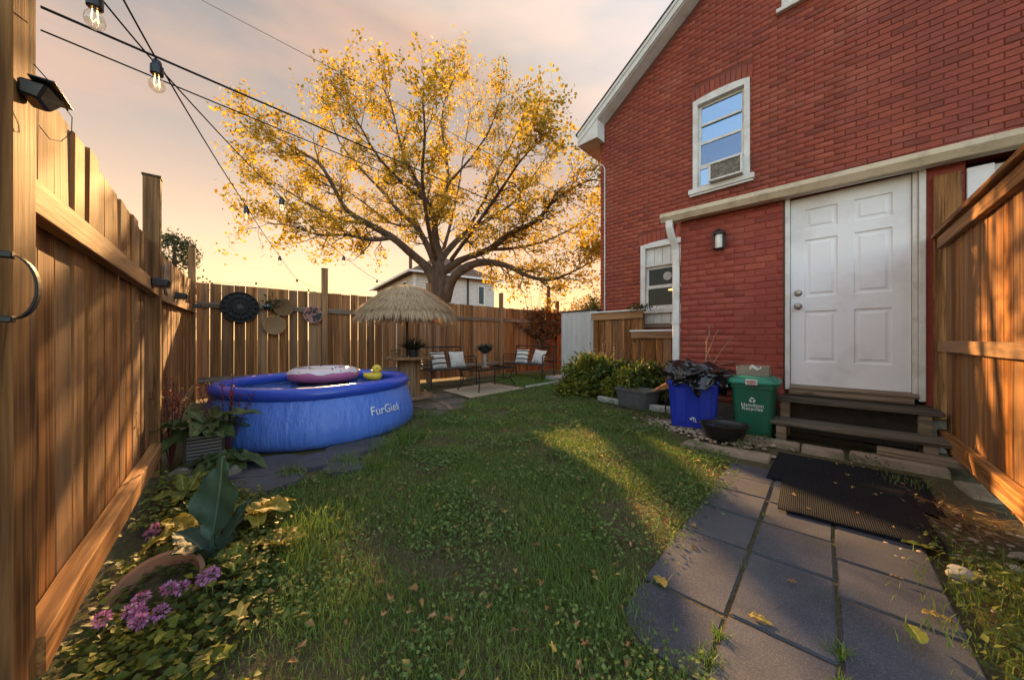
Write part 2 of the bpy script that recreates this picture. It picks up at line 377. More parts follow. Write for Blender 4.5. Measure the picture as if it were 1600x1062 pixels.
def rail(parent, x0, x1, y0, y1, z0a, z1a, z0b=None, z1b=None, mat=m_fence_x, name='rail'):
    z0b = z0a if z0b is None else z0b; z1b = z1a if z1b is None else z1b
    b = MB(); n = 6; vs = []; fs = []
    for i in range(n+1):
        s = i/n; x = x0+(x1-x0)*s; a = z0a+(z0b-z0a)*s; c = z1a+(z1b-z1a)*s; e = .003; j = random.uniform(-.002, .002)
        for (yy, zz) in ((y0, a+e), (y0+e, a), (y1, a), (y1, c), (y0+e, c), (y0, c-e)): vs.append((x, yy+j, zz+j))
    for i in range(n):
        for k in range(6): fs.append((i*6+k, i*6+(k+1) % 6, (i+1)*6+(k+1) % 6, (i+1)*6+k))
    fs += [tuple(range(6))[::-1], tuple(range(n*6, n*6+6))]
    return b.add(vs, fs).build(name, mat, parent)
def post(parent, x0, x1, y0, y1, ztop, cap=True, mat=m_post, name='post', z0=-.05):
    p = MB(); p.box(x0, x1, y0, y1, z0, ztop); o = p.build(name, mat, parent, bevel=.005)
    if cap:
        c = MB(); c.box(x0-.006, x1+.006, y0-.006, y1+.006, ztop+.001, ztop+.014); c.build('post_cap', m_oldstep, o, bevel=.003)
    return o

# left fence: local x runs away along the fence, local y outwards
LF_O = (-.287, -.2437, 0); LF_A = math.atan2(.7622, -.6473)
lf = empty('wooden_fence', LF_O, LF_A, 'tall stained plank fence with two rails running along the left side of the yard', 'fence')
post(lf, 1.335, 1.465, .0, .13, 2.65, cap=False)
post(lf, 3.585, 3.674, .0, .089, 2.20)
post(lf, 7.315, 7.404, .0, .089, 2.47)
rail(lf, 1.468, 3.582, .006, .046, 1.335, 1.428, 1.325, 1.418)
rail(lf, 1.468, 3.582, -.012, .046, .125, .225, .14, .24)
rail(lf, 3.677, 7.31, .010, .046, 1.305, 1.39, 1.434, 1.52)
rail(lf, 3.677, 7.31, .010, .046, .16, .25, .2, .29)
planks(lf, 1.10, 3.60, .050, lambda x: .03, lambda x: 1.80-.028*(x-1.0))
planks(lf, 3.60, 7.44, .050, lambda x: .03, lambda x: 1.70+.065*(x-3.6))
# back fence
BF_A = math.atan2(.665, .747)
bf = empty('wooden_fence', (-5.08, 5.4, 0), BF_A, 'weathered plank fence with light showing between boards behind the pool and benches', 'fence')
for xx in (1.80, 4.05, 6.33, 8.78): post(bf, xx, xx+.1, -.05, .045, 2.42 - .03*xx*.5, mat=m_post)
for a, c in ((.02, 1.795), (1.905, 4.045), (4.155, 6.325), (6.435, 8.775), (8.885, 11.6)):
    rail(bf, a, c, -.002, .036, 1.53, 1.62, mat=m_rail_grey)
    rail(bf, a, c, -.002, .036, .3, .39, mat=m_rail_grey)
planks(bf, .0, 3.9, .04, lambda x: .04, lambda x: 1.935, gap=.005, meshes=PLO, width=.15)
planks(bf, 3.9, 11.6, .04, lambda x: .04, lambda x: 1.93, gap=.003, meshes=PLO, width=.142)
# right fence
RF_A = math.atan2(-.731, -.682)
rf = empty('wooden_fence', (3.747, 2.90, 0), RF_A, 'honey coloured plank fence with flat cap beside the door steps on the right', 'fence')
planks(rf, .0, 3.1, .0, lambda x: .03, lambda x: 1.84, width=.135, wj=.1)
rail(rf, -.03, 3.1, -.042, -.003, 1.80, 1.895)
rail(rf, -.05, 3.1, -.038, -.002, .90, .99)
rail(rf, -.01, 3.1, -.050, -.002, .105, .225)
b = MB(); b.box(-.06, 3.1, -.075, .06, 1.899, 1.935); b.build('cap_board', m_fence_x, rf, bevel=.004)

# ------------------------------------------------------------------ brick house (local: x along wall to the right, y into the house)
HO = Vector((4.525, 4.525, 0)); HA = R(-45); S2 = math.sqrt(.5)
def to_world(u, v, z=0): return Vector((HO.x + S2*u + S2*v, HO.y - S2*u + S2*v, z))
def at_house(name, u, v, z, label=None, cat=None, group=None): return empty(name, to_world(u, v, z), HA, label, cat, group)
house = empty('brick_house', HO, HA, 'red painted brick house with white trim, steep gable and lean-to entry', 'house')
HW = 3.735; EAVE = 5.30; TAN = .73
def gable(u): return EAVE + .16 + TAN*(HW-abs(u))
VA = -1.6
# backing walls (the recessed joints)
def opening_wall(name, u0, u1, z0, z1f, y0, y1, holes, mat):
    """wall slab cut into columns so that window openings stay open"""
    b = MB(); us = sorted(set([u0, u1, 0.0] + [h[0] for h in holes] + [h[1] for h in holes])); us = [u for u in us if u0 <= u <= u1]
    for a, c in zip(us[:-1], us[1:]):
        hs = sorted([h for h in holes if h[0] <= a + 1e-6 and h[1] >= c - 1e-6], key=lambda h: h[2]); z = z0
        for h in hs:
            b.hexa([(a,y0,z),(c,y0,z),(c,y1,z),(a,y1,z)], [(a,y0,h[2]),(c,y0,h[2]),(c,y1,h[2]),(a,y1,h[2])]); z = h[3]
        b.hexa([(a,y0,z),(c,y0,z),(c,y1,z),(a,y1,z)], [(a,y0,z1f(a)),(c,y0,z1f(c)),(c,y1,z1f(c)),(a,y1,z1f(a))])
    return b.build(name, mat, house)
W_UP = (-1.917, -1.092, 3.58, 5.13); W_LOW = (-2.85, -1.92, 1.23, 2.80); W_ATT = (-.70, .12, 5.93, 7.3)
main_wall = opening_wall('wall', -HW, HW, 0, gable, .008, .25, [W_UP, W_LOW, W_ATT], m_mortar)
DOOR_O = (-.495, .50, .40, 2.56); NB_O = (.715, 1.75, .40, 2.56)
add_wall = opening_wall('entry_wall', -1.586, 2.6, .0, lambda u: 2.60, VA+.005, VA+.2, [DOOR_O, NB_O], m_mortar_add)
b = MB(); b.box(-HW+.012, -HW+.25, .26, 9, 0, EAVE); b.box(HW-.25, HW, .26, 9, 0, EAVE); b.box(-HW+.26, HW-.26, 8.75, 9, 0, EAVE); b.build('side_wall', m_brick, house)
b = MB(); b.box(-1.584, -1.4, VA+.21, .0, 0, 2.60); b.build('side_wall', m_brick_add, house)
b = MB(); b.box(-HW+.3, HW-.3, .9, 1.0, .0, 6.0); b.build('inner_partition', m_dark, house)
b = MB(); b.box(-1.3, 2.3, VA+1.2, VA+1.25, 0, 2.5); b.build('inner_partition', m_dark, house)
# bricks
CH, BL, MJ = .0763, .206, .009
def rows(u0, u1, z0, z1, vface, holes, topf, skip, key):
    out = []; k = 0; z = z0
    while z < z1:
        off = -BL/2 if k % 2 else 0
        n = int((u1-u0)/BL)+3
        segs = [(u0, u1)]
        for h in holes:
            if z + CH > h[2] + .004 and z < h[3] - .004:
                ns = []
                for a, c in segs:
                    if h[0] > a: ns.append((a, min(c, h[0])))
                    if h[1] < c: ns.append((max(a, h[1]), c))
                segs = [s for s in ns if s[1]-s[0] > .02]
        for i in range(n):
            a0, c0 = u0+off+i*BL, u0+off+(i+1)*BL
            for sa, sc in segs:
                a, c = max(a0, sa), min(c0, sc)
                if c - a < .035: continue
                mid = (a+c)/2
                if topf and z + CH > topf(mid): continue
                if skip and skip(mid, z): continue
                out.append((a+MJ/2, c-MJ/2, z+MJ/2, z+CH-MJ/2, vface, key))
        z += CH; k += 1
    return out
ARCH_UP = (W_UP[0]-.03, W_UP[1]+.03, W_UP[3], W_UP[3]+.25); ARCH_LOW = (W_LOW[0]-.03, W_LOW[1]+.03, W_LOW[3], W_LOW[3]+.25)
bl = rows(-HW, 1.7, .25, 7.6, 0.0, [W_UP, W_LOW, W_ATT, ARCH_UP, ARCH_LOW], lambda u: gable(u)-.02, lambda u, z: u > -1.62 and z < 2.85, 'm')
bl += rows(-1.596, -.497, .22, 2.60, VA, [], None, None, 'a')
bl += rows(.535, .715, .3, 2.54, VA, [], None, None, 'a')
# arches of upright bricks
archs = []
for (a, c, z0, z1) in (ARCH_UP, ARCH_LOW):
    n = 12
    for i in range(n):
        s = (i+.5)/n; uc = a+(c-a)*s; rise = .05*(1-(2*s-1)**2); tilt = (s-.5)*.16
        archs.append((uc, z0-.02+rise, tilt, (c-a)/n-.008))
def proj(q):
    w = to_world((q[0]+q[1])/2, q[4], (q[2]+q[3])/2); d = max(w.y, .3)
    x = 800+525*w.x/d; y = 531-525*(w.z-1)/d
    vis = -20 < x < 1620 and -20 < y < 1080
    return ((q[1]-q[0])*(q[3]-q[2])/d**2 * (w.x+w.y)/d) if vis else 0
bl.sort(key=proj, reverse=True)
def brick_mesh(L_, mat):
    b = MB(); b.box(-L_/2, L_/2, 0, .05, -.5*(CH-MJ), .5*(CH-MJ)); me = b.mesh('brick', bevel=.004, jit=.0012); me.materials.append(mat); return me
BM = {k: [brick_mesh(BL-MJ, m) for _ in range(4)] for k, m in (('m', m_brick), ('a', m_brick_add))}
NB = 284
for q in bl[:NB]:
    par = main_wall if q[5] == 'm' else add_wall
    link('brick', random.choice(BM[q[5]]), None, par, ((q[0]+q[1])/2, q[4]+random.uniform(-.002, .002), (q[2]+q[3])/2),
         (random.uniform(-.008, .008), random.uniform(-.005, .005), random.uniform(-.008, .008)), ((q[1]-q[0])/(BL-MJ), 1, 1))
def joined_bricks(qs, mat, parent):
    n = len(qs); Q = np.array([q[:5] for q in qs]); jy = RNG.uniform(-.0025, .0025, n); e = .004; V = np.zeros((n, 8, 3))
    u0, u1, z0, z1, v = Q.T
    for k, (uu, zz) in enumerate(((u0, z0), (u1, z0), (u1, z1), (u0, z1))):
        V[:, 4+k] = np.stack([uu, v+jy+.05, zz], 1)
    for k, (su, sz) in enumerate(((1, 1), (-1, 1), (-1, -1), (1, -1))):
        V[:, k] = V[:, 4+k]; V[:, k, 0] += su*e; V[:, k, 2] += sz*e; V[:, k, 1] = v+jy+RNG.uniform(-.001, .001, n)
        V[:, 4+k, 1] = v+jy+.005
    B = np.repeat(V[:, 4:8], 1, axis=1).copy(); B[:, :, 1] += .045
    V = np.concatenate([V, B], 1); i = np.arange(n)[:, None]*12
    F = np.concatenate([i+np.array([f]) for f in ((0,1,2,3), (0,4,5,1), (1,5,6,2), (2,6,7,3), (3,7,4,0), (4,8,9,5), (5,9,10,6), (6,10,11,7), (7,11,8,4))], 0)
    o = link('far_bricks', npmesh('far_bricks', V.reshape(-1, 3), F, mat), None, parent); tag(o, kind='stuff'); return o
joined_bricks([q for q in bl[NB:] if q[5] == 'm'], m_brick, main_wall)
rest_a = [q for q in bl[NB:] if q[5] == 'a']
if rest_a: joined_bricks(rest_a, m_brick_add, add_wall)
ab = MB(); ab.box(-.5, .5, 0, .05, 0, .22); am = ab.mesh('arch_brick', bevel=.004); am.materials.append(m_brick)
for (uc, z0, tilt, w) in archs: link('arch_brick', am, None, main_wall, (uc, -.004, z0), (0, tilt, 0), (w, 1, 1))

# trim boards of the gable
RK = .28                                            # rake overhang
def rake(name, d0, d1, v0, v1, mat, side=-1, low=.36, umax=HW):
    b = MB(); pts = []
    ue = HW+low
    zt = lambda u: EAVE + .34 + TAN*(HW-u)
    for (u, off) in ((ue, d0), (0, d0), (0, d1), (ue, d1)): pts.append((side*u, zt(u)+off))
    b.prism(pts, v0, v1, 'y'); return b.build(name, mat, house, bevel=.003)
for sd in (-1, 1):
    rake('rake_board', -.17, 0, -RK-.03, -RK, m_white, sd); rake('rake_moulding', -.055, .012, -RK-.05, -RK-.032, m_white, sd)
    rake('soffit', -.19, -.172, -RK, -.002, m_white, sd); rake('roof', .014, .055, -RK-.06, 9.2, m_shingle, sd, .40)
    b = MB(); zt = EAVE+.34-TAN*.36
    b.box(sd*(HW+.36) if sd < 0 else HW+.002, -HW-.002 if sd < 0 else HW+.36, -RK-.005, 9, zt-.215, zt-.19); b.build('eave_soffit', m_white, house)
    b = MB(); e0, e1 = sorted((sd*(HW+.362), sd*(HW+.385))); b.box(e0, e1, -RK-.01, 9, zt-.22, zt-.02); b.build('eave_board', m_white, house, bevel=.003)
b = MB(); b.prism([(-HW-.36, EAVE-.14), (-HW+.10, EAVE-.14), (-HW+.10, EAVE+.28), (-HW-.36, EAVE+.02)], -RK-.012, -.004, 'y'); b.build('eave_return', m_white, house, bevel=.004)
# thin conduit at the corner
b = MB(); b.tube([(-3.62, -.02, .6), (-3.62, -.02, 4.6), (-3.66, -.02, 4.68), (-3.72, -.03, 4.72)], .011, 6); b.build('conduit', m_white, house, smooth=True)

# windows
def frame_ring(b, u0, u1, z0, z1, w, v0, v1):
    b.box(u0, u0+w, v0, v1, z0, z1); b.box(u1-w, u1, v0, v1, z0, z1); b.box(u0+w, u1-w, v0, v1, z0, z0+w); b.box(u0+w, u1-w, v0, v1, z1-w, z1)
def sash(par, name, u0, u1, z0, z1, v, w=.04, pane=m_pane, d=.035):
    b = MB(); frame_ring(b, u0, u1, z0, z1, w, v, v+d); s = b.build(name, m_white, par)
    p = MB(); p.box(u0+w-.004, u1-w+.004, v+d*.45, v+d*.45+.004, z0+w-.004, z1-w+.004); p.build('pane', pane, par); return s
# upper window
u0, u1, z0, z1 = W_UP
b = MB(); b.box(u0, u0+.075, -.02, .12, z0, z1+.01); b.box(u1-.075, u1, -.02, .12, z0, z1+.01)
n = 10
for i in range(n):
    s0, s1 = i/n, (i+1)/n; f = lambda s: .04*(1-(2*s-1)**2)
    a, c = u0+(u1-u0)*s0, u0+(u1-u0)*s1
    b.hexa([(a,-.021,z1-.07),(c,-.021,z1-.07),(c,.12,z1-.07),(a,.12,z1-.07)], [(a,-.021,z1+.01+f(s0)),(c,-.021,z1+.01+f(s1)),(c,.12,z1+.01+f(s1)),(a,.12,z1+.01+f(s0))])
win = b.build('window', m_white, house)
sash(win, 'upper_sash', u0+.078, u1-.078, 4.37, z1-.072, .06); b = MB(); b.box(u0+.118, u1-.118, .045, .072, 4.69, 4.725); b.build('sash_bar', m_white, win, bevel=.003)
sash(win, 'lower_sash', u0+.078, u1-.078, 3.97, 4.40, .02, pane=m_pane_mid)
sash(win, 'side_panel', u0+.078, -1.64, 3.64, 3.965, .02, .025)
b = MB(); b.box(u0-.06, u1+.06, -.07, .1, z0-.055, z0+.03); b.build('sill', m_white, win, bevel=.006)
b = MB(); b.box(u0-.045, u1+.045, -.05, -.002, z0-.09, z0-.056); b.build('sill_apron', m_white, win, bevel=.004)
# small attic window
u0, u1, z0, z1 = W_ATT
b = MB(); frame_ring(b, u0, u1, z0, z1, .07, -.02, .12); win = b.build('window', m_white, house)
sash(win, 'sash', u0+.072, u1-.072, z0+.072, z1-.072, .05)
b = MB(); b.box(u0-.06, u1+.06, -.07, .1, z0-.06, z0-.002); b.build('sill', m_white, win, bevel=.006)
# lower window
u0, u1, z0, z1 = W_LOW
b = MB(); b.box(u0, u0+.09, -.02, .12, z0, z1+.02); b.box(u1-.09, u1, -.02, .12, z0, z1+.02)
for i in range(n):
    s0, s1 = i/n, (i+1)/n; a, c = u0+(u1-u0)*s0, u0+(u1-u0)*s1
    b.hexa([(a,-.021,z1-.05),(c,-.021,z1-.05),(c,.12,z1-.05),(a,.12,z1-.05)], [(a,-.021,z1+.015+f(s0)),(c,-.021,z1+.015+f(s1)),(c,.12,z1+.015+f(s1)),(a,.12,z1+.015+f(s0))])
win = b.build('window', m_white, house)
for i in range(5):
    w = (u1-u0-.18)/5; b = MB(); b.box(u0+.09+i*w+.003, u0+.09+(i+1)*w-.003, .05, .066, 2.44, z1-.052); b.build('panel_board', m_white, win, bevel=.003)
    b = MB(); b.box(u0+.09+i*w+.003, u0+.09+(i+1)*w-.003, .03, .046, 1.31, 1.50); b.build('panel_board', m_white, win, bevel=.003)
b = MB(); b.box(u0+.091, u1-.091, .0, .075, 2.39, 2.438); b.build('transom', m_white, win, bevel=.004)
sash(win, 'upper_sash', u0+.092, u1-.092, 1.99, 2.388, .05, .045, m_pane_dark); sash(win, 'lower_sash', u0+.092, u1-.092, 1.60, 2.02, .012, .05, m_pane_dark)
b = MB(); b.box(u0+.06, u1-.06, -.035, .05, 1.502, 1.598); b.build('sill', m_white, win, bevel=.006)
b = MB(); b.box(u0+.092, u1-.092, -.01, .06, 1.235, 1.305); b.build('bottom_timber', m_timber, win, bevel=.003)
b = MB(); b.lathe([(.001, 0), (.075, .0), (.078, .006), (.001, .008)], 24); b.build('round_sticker', simple('pale_sticker', (.5, .48, .44), rough=.6, bump=0), win, (-2.37, .062, 2.19), (R(90), 0, 0))
def warm_lamp():
    b = MB(); b.lathe([(.001, .03), (.06, .02), (.07, 0)], 12); return b.build('ceiling_lamp', emitmat('lamp_glow', (1, .5, .18), 2.2), house, (-2.42, .42, 1.97))
warm_lamp()
mc = simple('curtain', (.30, .25, .2), (.2, .17, .13), 40, (1, 1, .05), bump=.5, rough=.9)
b = MB(); pts = [(-2.82+i*.02, .18+.015*math.sin(i*1.9)) for i in range(9)]
b.add([(p[0], p[1], 1.6) for p in pts]+[(p[0], p[1], 2.4) for p in pts], [(i, i+1, 9+i+1, 9+i) for i in range(8)]); b.build('curtain', mc, house, smooth=True)
b = MB(); pts = [(-2.2+i*.02, .18+.015*math.sin(i*1.9)) for i in range(9)]
b.add([(p[0], p[1], 2.0) for p in pts]+[(p[0], p[1], 2.4) for p in pts], [(i, i+1, 9+i+1, 9+i) for i in range(8)]); b.build('curtain', mc, house, smooth=True)

# lean-to roof, gutter, downspout
GV = VA - .10; tl = .012                                 # gutter slope
b = MB(); b.add([(-1.75, GV+.02, 2.70), (2.7, GV+.02, 2.61), (2.7, .0, 3.0), (-1.75, .0, 3.05), (-1.75, GV+.02, 2.675), (2.7, GV+.02, 2.585), (2.7, .0, 2.96), (-1.75, .0, 3.0)],
               [(0,1,2,3), (7,6,5,4), (0,4,5,1), (1,5,6,2), (2,6,7,3), (3,7,4,0)]); b.build('entry_roof', m_shingle, house)
gsec = [(0, 0), (0, -.09), (-.015, -.105), (-.07, -.105), (-.095, -.07), (-.115, -.045), (-.12, 0), (-.112, .004), (-.105, -.005), (-.08, -.07), (-.06, -.092), (-.012, -.09), (-.01, 0)]
b = MB(); k = len(gsec); vs = []
for u, zz in ((-1.795, 2.685), (2.7, 2.605)): vs += [(u, GV+.03+p[0], zz+p[1]) for p in gsec]
b.add(vs, [(i, (i+1) % k, k+(i+1) % k, k+i) for i in range(k)] + [tuple(range(k)), tuple(range(k, 2*k))[::-1]])
m_gutter = simple('cream_gutter', (.72, .61, .45), (.60, .49, .34), 5, (.3, 1, 1), rough=.45, bump=.05, dirt=(.25, .17, .1), dscale=6, damt=.55)
b.build('gutter', m_gutter, house, smooth=30)
b = MB(); b.hexa([(-1.75,GV+.035,2.58),(2.7,GV+.035,2.50),(2.7,VA-.02,2.50),(-1.75,VA-.02,2.58)], [(-1.75,GV+.035,2.595),(2.7,GV+.035,2.515),(2.7,VA-.02,2.515),(-1.75,VA-.02,2.595)])
b.build('entry_soffit', m_white, house)
b = MB(); b.hexa([(-1.77,GV+.032,2.58),(-1.752,GV+.032,2.58),(-1.752,VA+.3,2.58),(-1.77,VA+.3,2.58)], [(-1.77,GV+.032,2.66),(-1.752,GV+.032,2.66),(-1.752,VA+.3,2.74),(-1.77,VA+.3,2.74)]); b.build('end_board', m_white, house)
def duct(pts, w, d):
    b = MB(); vs = []; fs = []
    for p in pts: vs += [(p[0]-w/2, p[1]-d/2, p[2]), (p[0]+w/2, p[1]-d/2, p[2]), (p[0]+w/2, p[1]+d/2, p[2]), (p[0]-w/2, p[1]+d/2, p[2])]
    for i in range(len(pts)-1):
        for j in range(4): fs.append((i*4+j, i*4+(j+1) % 4, i*4+4+(j+1) % 4, i*4+4+j))
    return b.add(vs, fs)
duct([(-1.69, GV-.03, 2.59), (-1.69, GV-.028, 2.50), (-1.68, GV+.01, 2.40), (-1.66, VA-.04, 2.30), (-1.65, VA+.0, 2.22), (-1.65, VA+.01, 2.1), (-1.65, VA+.01, .06)], .085, .065).build('downspout', m_white, house, bevel=.008)
b = MB(); b.box(-1.705, -1.596, VA-.03, VA+.05, 1.22, 1.236); b.build('downspout_strap', m_white, house)
# foundation under the entry
m_stone = simple('foundation_stone', (.20, .17, .14), (.10, .085, .07), 9, rough=.9, bump=.6, bscale=20, bdist=.02)
b = MB(); b.box(-1.58, -.51, VA-.012, VA+.006, 0, .22); b.build('foundation', m_stone, house, jit=.003); b = MB(); b.box(.535, 2.6, VA-.001, VA+.006, 0, .3); b.build('foundation', m_stone, house, jit=.003)

# entry door
DU0, DU1, DZ0, DZ1 = -.449, .417, .512, 2.545; DV = VA + .035
def door_slab():
    """six raised panels pressed into the slab"""
    us = [DU0, -.345, -.115, .065, .322, DU1]
    us = [DU0, DU0+.115, DU0+.375, DU1-.375, DU1-.115, DU1]
    zs = [DZ0, DZ0+.25, DZ0+.80, DZ0+.955, DZ0+1.57, DZ0+1.68, DZ0+1.90, DZ1]
    b = MB()
    for i in range(5):
        for j in range(7):
            a, c, z0, z1 = us[i], us[i+1], zs[j], zs[j+1]
            if i in (1, 3) and j in (1, 3, 5):
                y = DV; rings = [(0, 0), (.010, .012), (.030, .012), (.048, .004)]
                pts = [[(a+o, y+d, z0+o), (c-o, y+d, z0+o), (c-o, y+d, z1-o), (a+o, y+d, z1-o)] for o, d in rings]
                vs = sum(pts, []); fs = []
                for r in range(3):
                    for k in range(4): fs.append((r*4+k, r*4+(k+1) % 4, r*4+4+(k+1) % 4, r*4+4+k))
                fs.append((12, 13, 14, 15)); b.add(vs, fs)
            else: b.add([(a, DV, z0), (c, DV, z0), (c, DV, z1), (a, DV, z1)], [(0, 1, 2, 3)])
    b.add([(DU0, DV, DZ0), (DU1, DV, DZ0), (DU1, DV+.045, DZ0), (DU0, DV+.045, DZ0)], [(3, 2, 1, 0)])
    b.add([(DU0, DV+.045, DZ0), (DU1, DV+.045, DZ0), (DU1, DV+.045, DZ1), (DU0, DV+.045, DZ1)], [(3, 2, 1, 0)])
    return b.build('door', m_door, house)
door = door_slab()
for zz, nm in ((1.515, 'deadbolt'), (1.37, 'door_knob')):
    b = MB(); pr = [(.034, 0), (.034, .012), (.026, .016)] + ([(.014, .02), (.013, .045), (.028, .055), (.03, .075), (.022, .086), (.001, .088)] if nm == 'door_knob' else [(.024, .028), (.001, .03)])
    b.lathe(pr, 20); b.build(nm, m_steel, door, (DU0+.062, DV, zz), (R(90), 0, 0), smooth=True)
b = MB(); b.box(-.495, DU0-.004, VA-.012, VA+.12, .455, 2.56); b.build('jamb', m_white, door, bevel=.004)
b = MB(); b.box(DU1+.004, .455, VA+.01, VA+.12, .455, 2.56); b.box(.457, .5, VA-.014, VA+.12, .44, 2.56); b.build('jamb', m_white, door, bevel=.004)
b = MB(); b.box(-.51, -.497, VA-.006, VA+.1, .46, 2.54); b.build('black_seal', m_black, door)
b = MB(); b.box(-.497, .502, VA-.016, VA+.12, 2.563, 2.60); b.build('head_jamb', m_white, door)
b = MB(); b.box(-.448, .453, VA-.05, VA+.12, .475, .506); b.build('threshold', m_timber, door, bevel=.004)
b = MB(); b.box(-.46, .43, VA-.04, VA+.1, .41, .473); b.build('sill_timber', m_timber, door, bevel=.004)
b = MB(); b.box(-.5, .53, VA-.03, VA+.006, .0, .408); b.build('riser_shade_panel', m_riser, door)  # dark panel, the shade behind the open treads put into its colour
# timber beside the door, neighbour's door casing
b = MB(); b.box(.538, .69, VA-.045, VA-.002, .30, 2.45); b.build('corner_timber', m_post, house, bevel=.004)
b = MB(); b.box(.72, .86, VA-.01, VA+.1, .4, 2.47); b.build('neighbour_casing', m_door, house, bevel=.004)
b = MB(); b.box(.862, 1.745, VA+.04, VA+.1, .4, 2.47); b.build('neighbour_door', m_white, house, bevel=.004)

# window air conditioner
ac = at_house('air_conditioner', -1.40, 0, 3.615, 'dusty window air conditioner sitting in the upper window', 'air conditioner')
b = MB(); frame_ring(b, -.235, .235, 0, .30, .028, -.17, .1); b.build('case', m_white, ac, bevel=.004)
m_grille = simple('dusty_grille', (.22, .19, .16), (.07, .06, .05), 60, rough=.9, bump=.8, dirt=(.45, .38, .28), dscale=22, damt=.8)
b = MB(); b.box(-.206, .206, -.15, .08, .029, .271); b.build('grille', m_grille, ac)
# wall lantern
la = at_house('wall_lantern', -1.115, VA, 2.10, 'black framed wall lantern with frosted glass on the brick entry wall', 'lantern')
b = MB(); b.box(-.035, .035, -.03, -.002, .05, .26); b.build('back_plate', m_black, la, bevel=.004)
b = MB(); b.hexa([(-.045,-.155,0),(.045,-.155,0),(.045,-.065,0),(-.045,-.065,0)], [(-.055,-.165,.015),(.055,-.165,.015),(.055,-.055,.015),(-.055,-.055,.015)])
for sx in (-1, 1):
    for yy in (-.163, -.063): b.box(sx*.052-.005, sx*.052+.005, yy-.0, yy+.01, .015, .19)
b.box(-.058, .058, -.168, -.052, .19, .205); b.hexa([(-.058,-.168,.206),(.058,-.168,.206),(.058,-.052,.206),(-.058,-.052,.206)], [(-.018,-.128,.25),(.018,-.128,.25),(.018,-.092,.25),(-.018,-.092,.25)])
b.tube([(0, -.11, .25), (0, -.11, .275)], [.012, .004], 8); b.tube([(0, -.03, .22), (0, -.06, .225)], .01, 6); b.build('cage', m_black, la)
t = NT('frosted_lantern_glass'); gl = t.done(t.bsdf((.75, .72, .66), .35, 0, .5, None))
b = MB(); b.lathe([(.036, .016), (.04, .03), (.04, .17), (.034, .185)], 16, (0, -.11, 0)); b.build('glass', gl, la, smooth=True)
# ------------------------------------------------------------------ steps, edging, mats, pavers
st = at_house('door_steps', 0, 0, 0, 'weathered dark plank steps with open risers below the white door', 'steps')
def tread(u0, u1, v0, v1, ztop, n):
    w = (v1-v0)/n
    for i in range(n):
        b = MB(); b.box(u0+random.uniform(-.006, .006), u1+random.uniform(-.006, .006), v0+i*w+.003, v0+(i+1)*w-.003, ztop-.04, ztop+random.uniform(-.002, .002)); b.build('tread', m_oldstep, st, bevel=.005, jit=.001)
tread(-.54, .572, VA-.285, VA-.05, .394, 2); tread(-.563, .578, VA-.575, VA-.29, .198, 2)
for u in (-.47, .47):
    b = MB(); b.box(u-.04, u+.04, VA-.27, VA-.19, 0, .352); b.build('support', m_timber, st, bevel=.004)
    b = MB(); b.box(u-.04, u+.04, VA-.55, VA-.46, 0, .156); b.build('support', m_timber, st, bevel=.004)
m_slab = simple('pale_edging_stone', (.36, .28, .20), (.22, .17, .12), 14, rough=.9, bump=.4, dirt=(.1, .09, .05), dscale=7, damt=.6)
def flat_stone(name, u, v, lu, lv, z0, z1, rz, mat, label, cat='edging stone', group='edging stones in front of the steps'):
    o = MB().box(-lu/2, lu/2, -lv/2, lv/2, 0, z1-z0).build(name, mat, None, to_world(u, v, z0), (random.uniform(-.01, .01), random.uniform(-.01, .01), HA+rz), bevel=.008, seg=2, jit=.004)
    return tag(o, label, cat, group)
flat_stone('edging_stone', -.62, VA-.76, .62, .13, -.02, .045, .03, m_slab, 'pale edging stone between the green bin and the step leg')
flat_stone('edging_stone', -.16, VA-.77, .27, .15, -.02, .048, .02, m_slab, 'short pale edging stone at the back edge of the black mats')
flat_stone('edging_stone', .27, VA-.74, .52, .17, -.02, .05, -.02, m_slab, 'long pale edging stone under the lower step')
flat_stone('edging_stone', .42, VA-.66, .50, .12, .052, .105, -.04, m_timber, 'loose timber block lying on the edging under the lower step')
flat_stone('edging_stone', .66, VA-1.05, .24, .3, -.02, .016, .1, m_slab, 'mossy pale stone between the mat and the right fence')
def slate_mat():
    t = NT('slate_paver'); v = t.coords('Object'); sp = t.noise(v, 230, 3, .7); br = t.noise(v, 4, 5, .6)
    col = t.ramp(br, [(.3, (.034, .037, .050)), (.7, (.070, .073, .090))])
    col = t.mix(t.math('MULTIPLY', t.math('SUBTRACT', sp, .52, clamp=True), 2.0), col, (.30, .28, .28))
    col = t.mix(t.math('MULTIPLY', t.math('SUBTRACT', t.noise(v, 160, 2), .58, clamp=True), 2.5), col, (.02, .02, .025))
    dust = t.noise(t.coords('Object', rand=True), 2.2, 6, .65); col = t.mix(t.math('MULTIPLY', t.math('SUBTRACT', dust, .48, clamp=True), 1.6), col, (.12, .11, .10))
    return t.done(t.bsdf(t.gain(col, .13), .74, 0, .35, t.bump(t.math('ADD', sp, t.math('MULTIPLY', br, .4)), .35, .004)))
m_slate = slate_mat()
GA = math.atan2(.733, .68); G = Vector((math.cos(GA), math.sin(GA))); RP = Vector((G.y, -G.x)); L1 = Vector((1.362, 1.845))
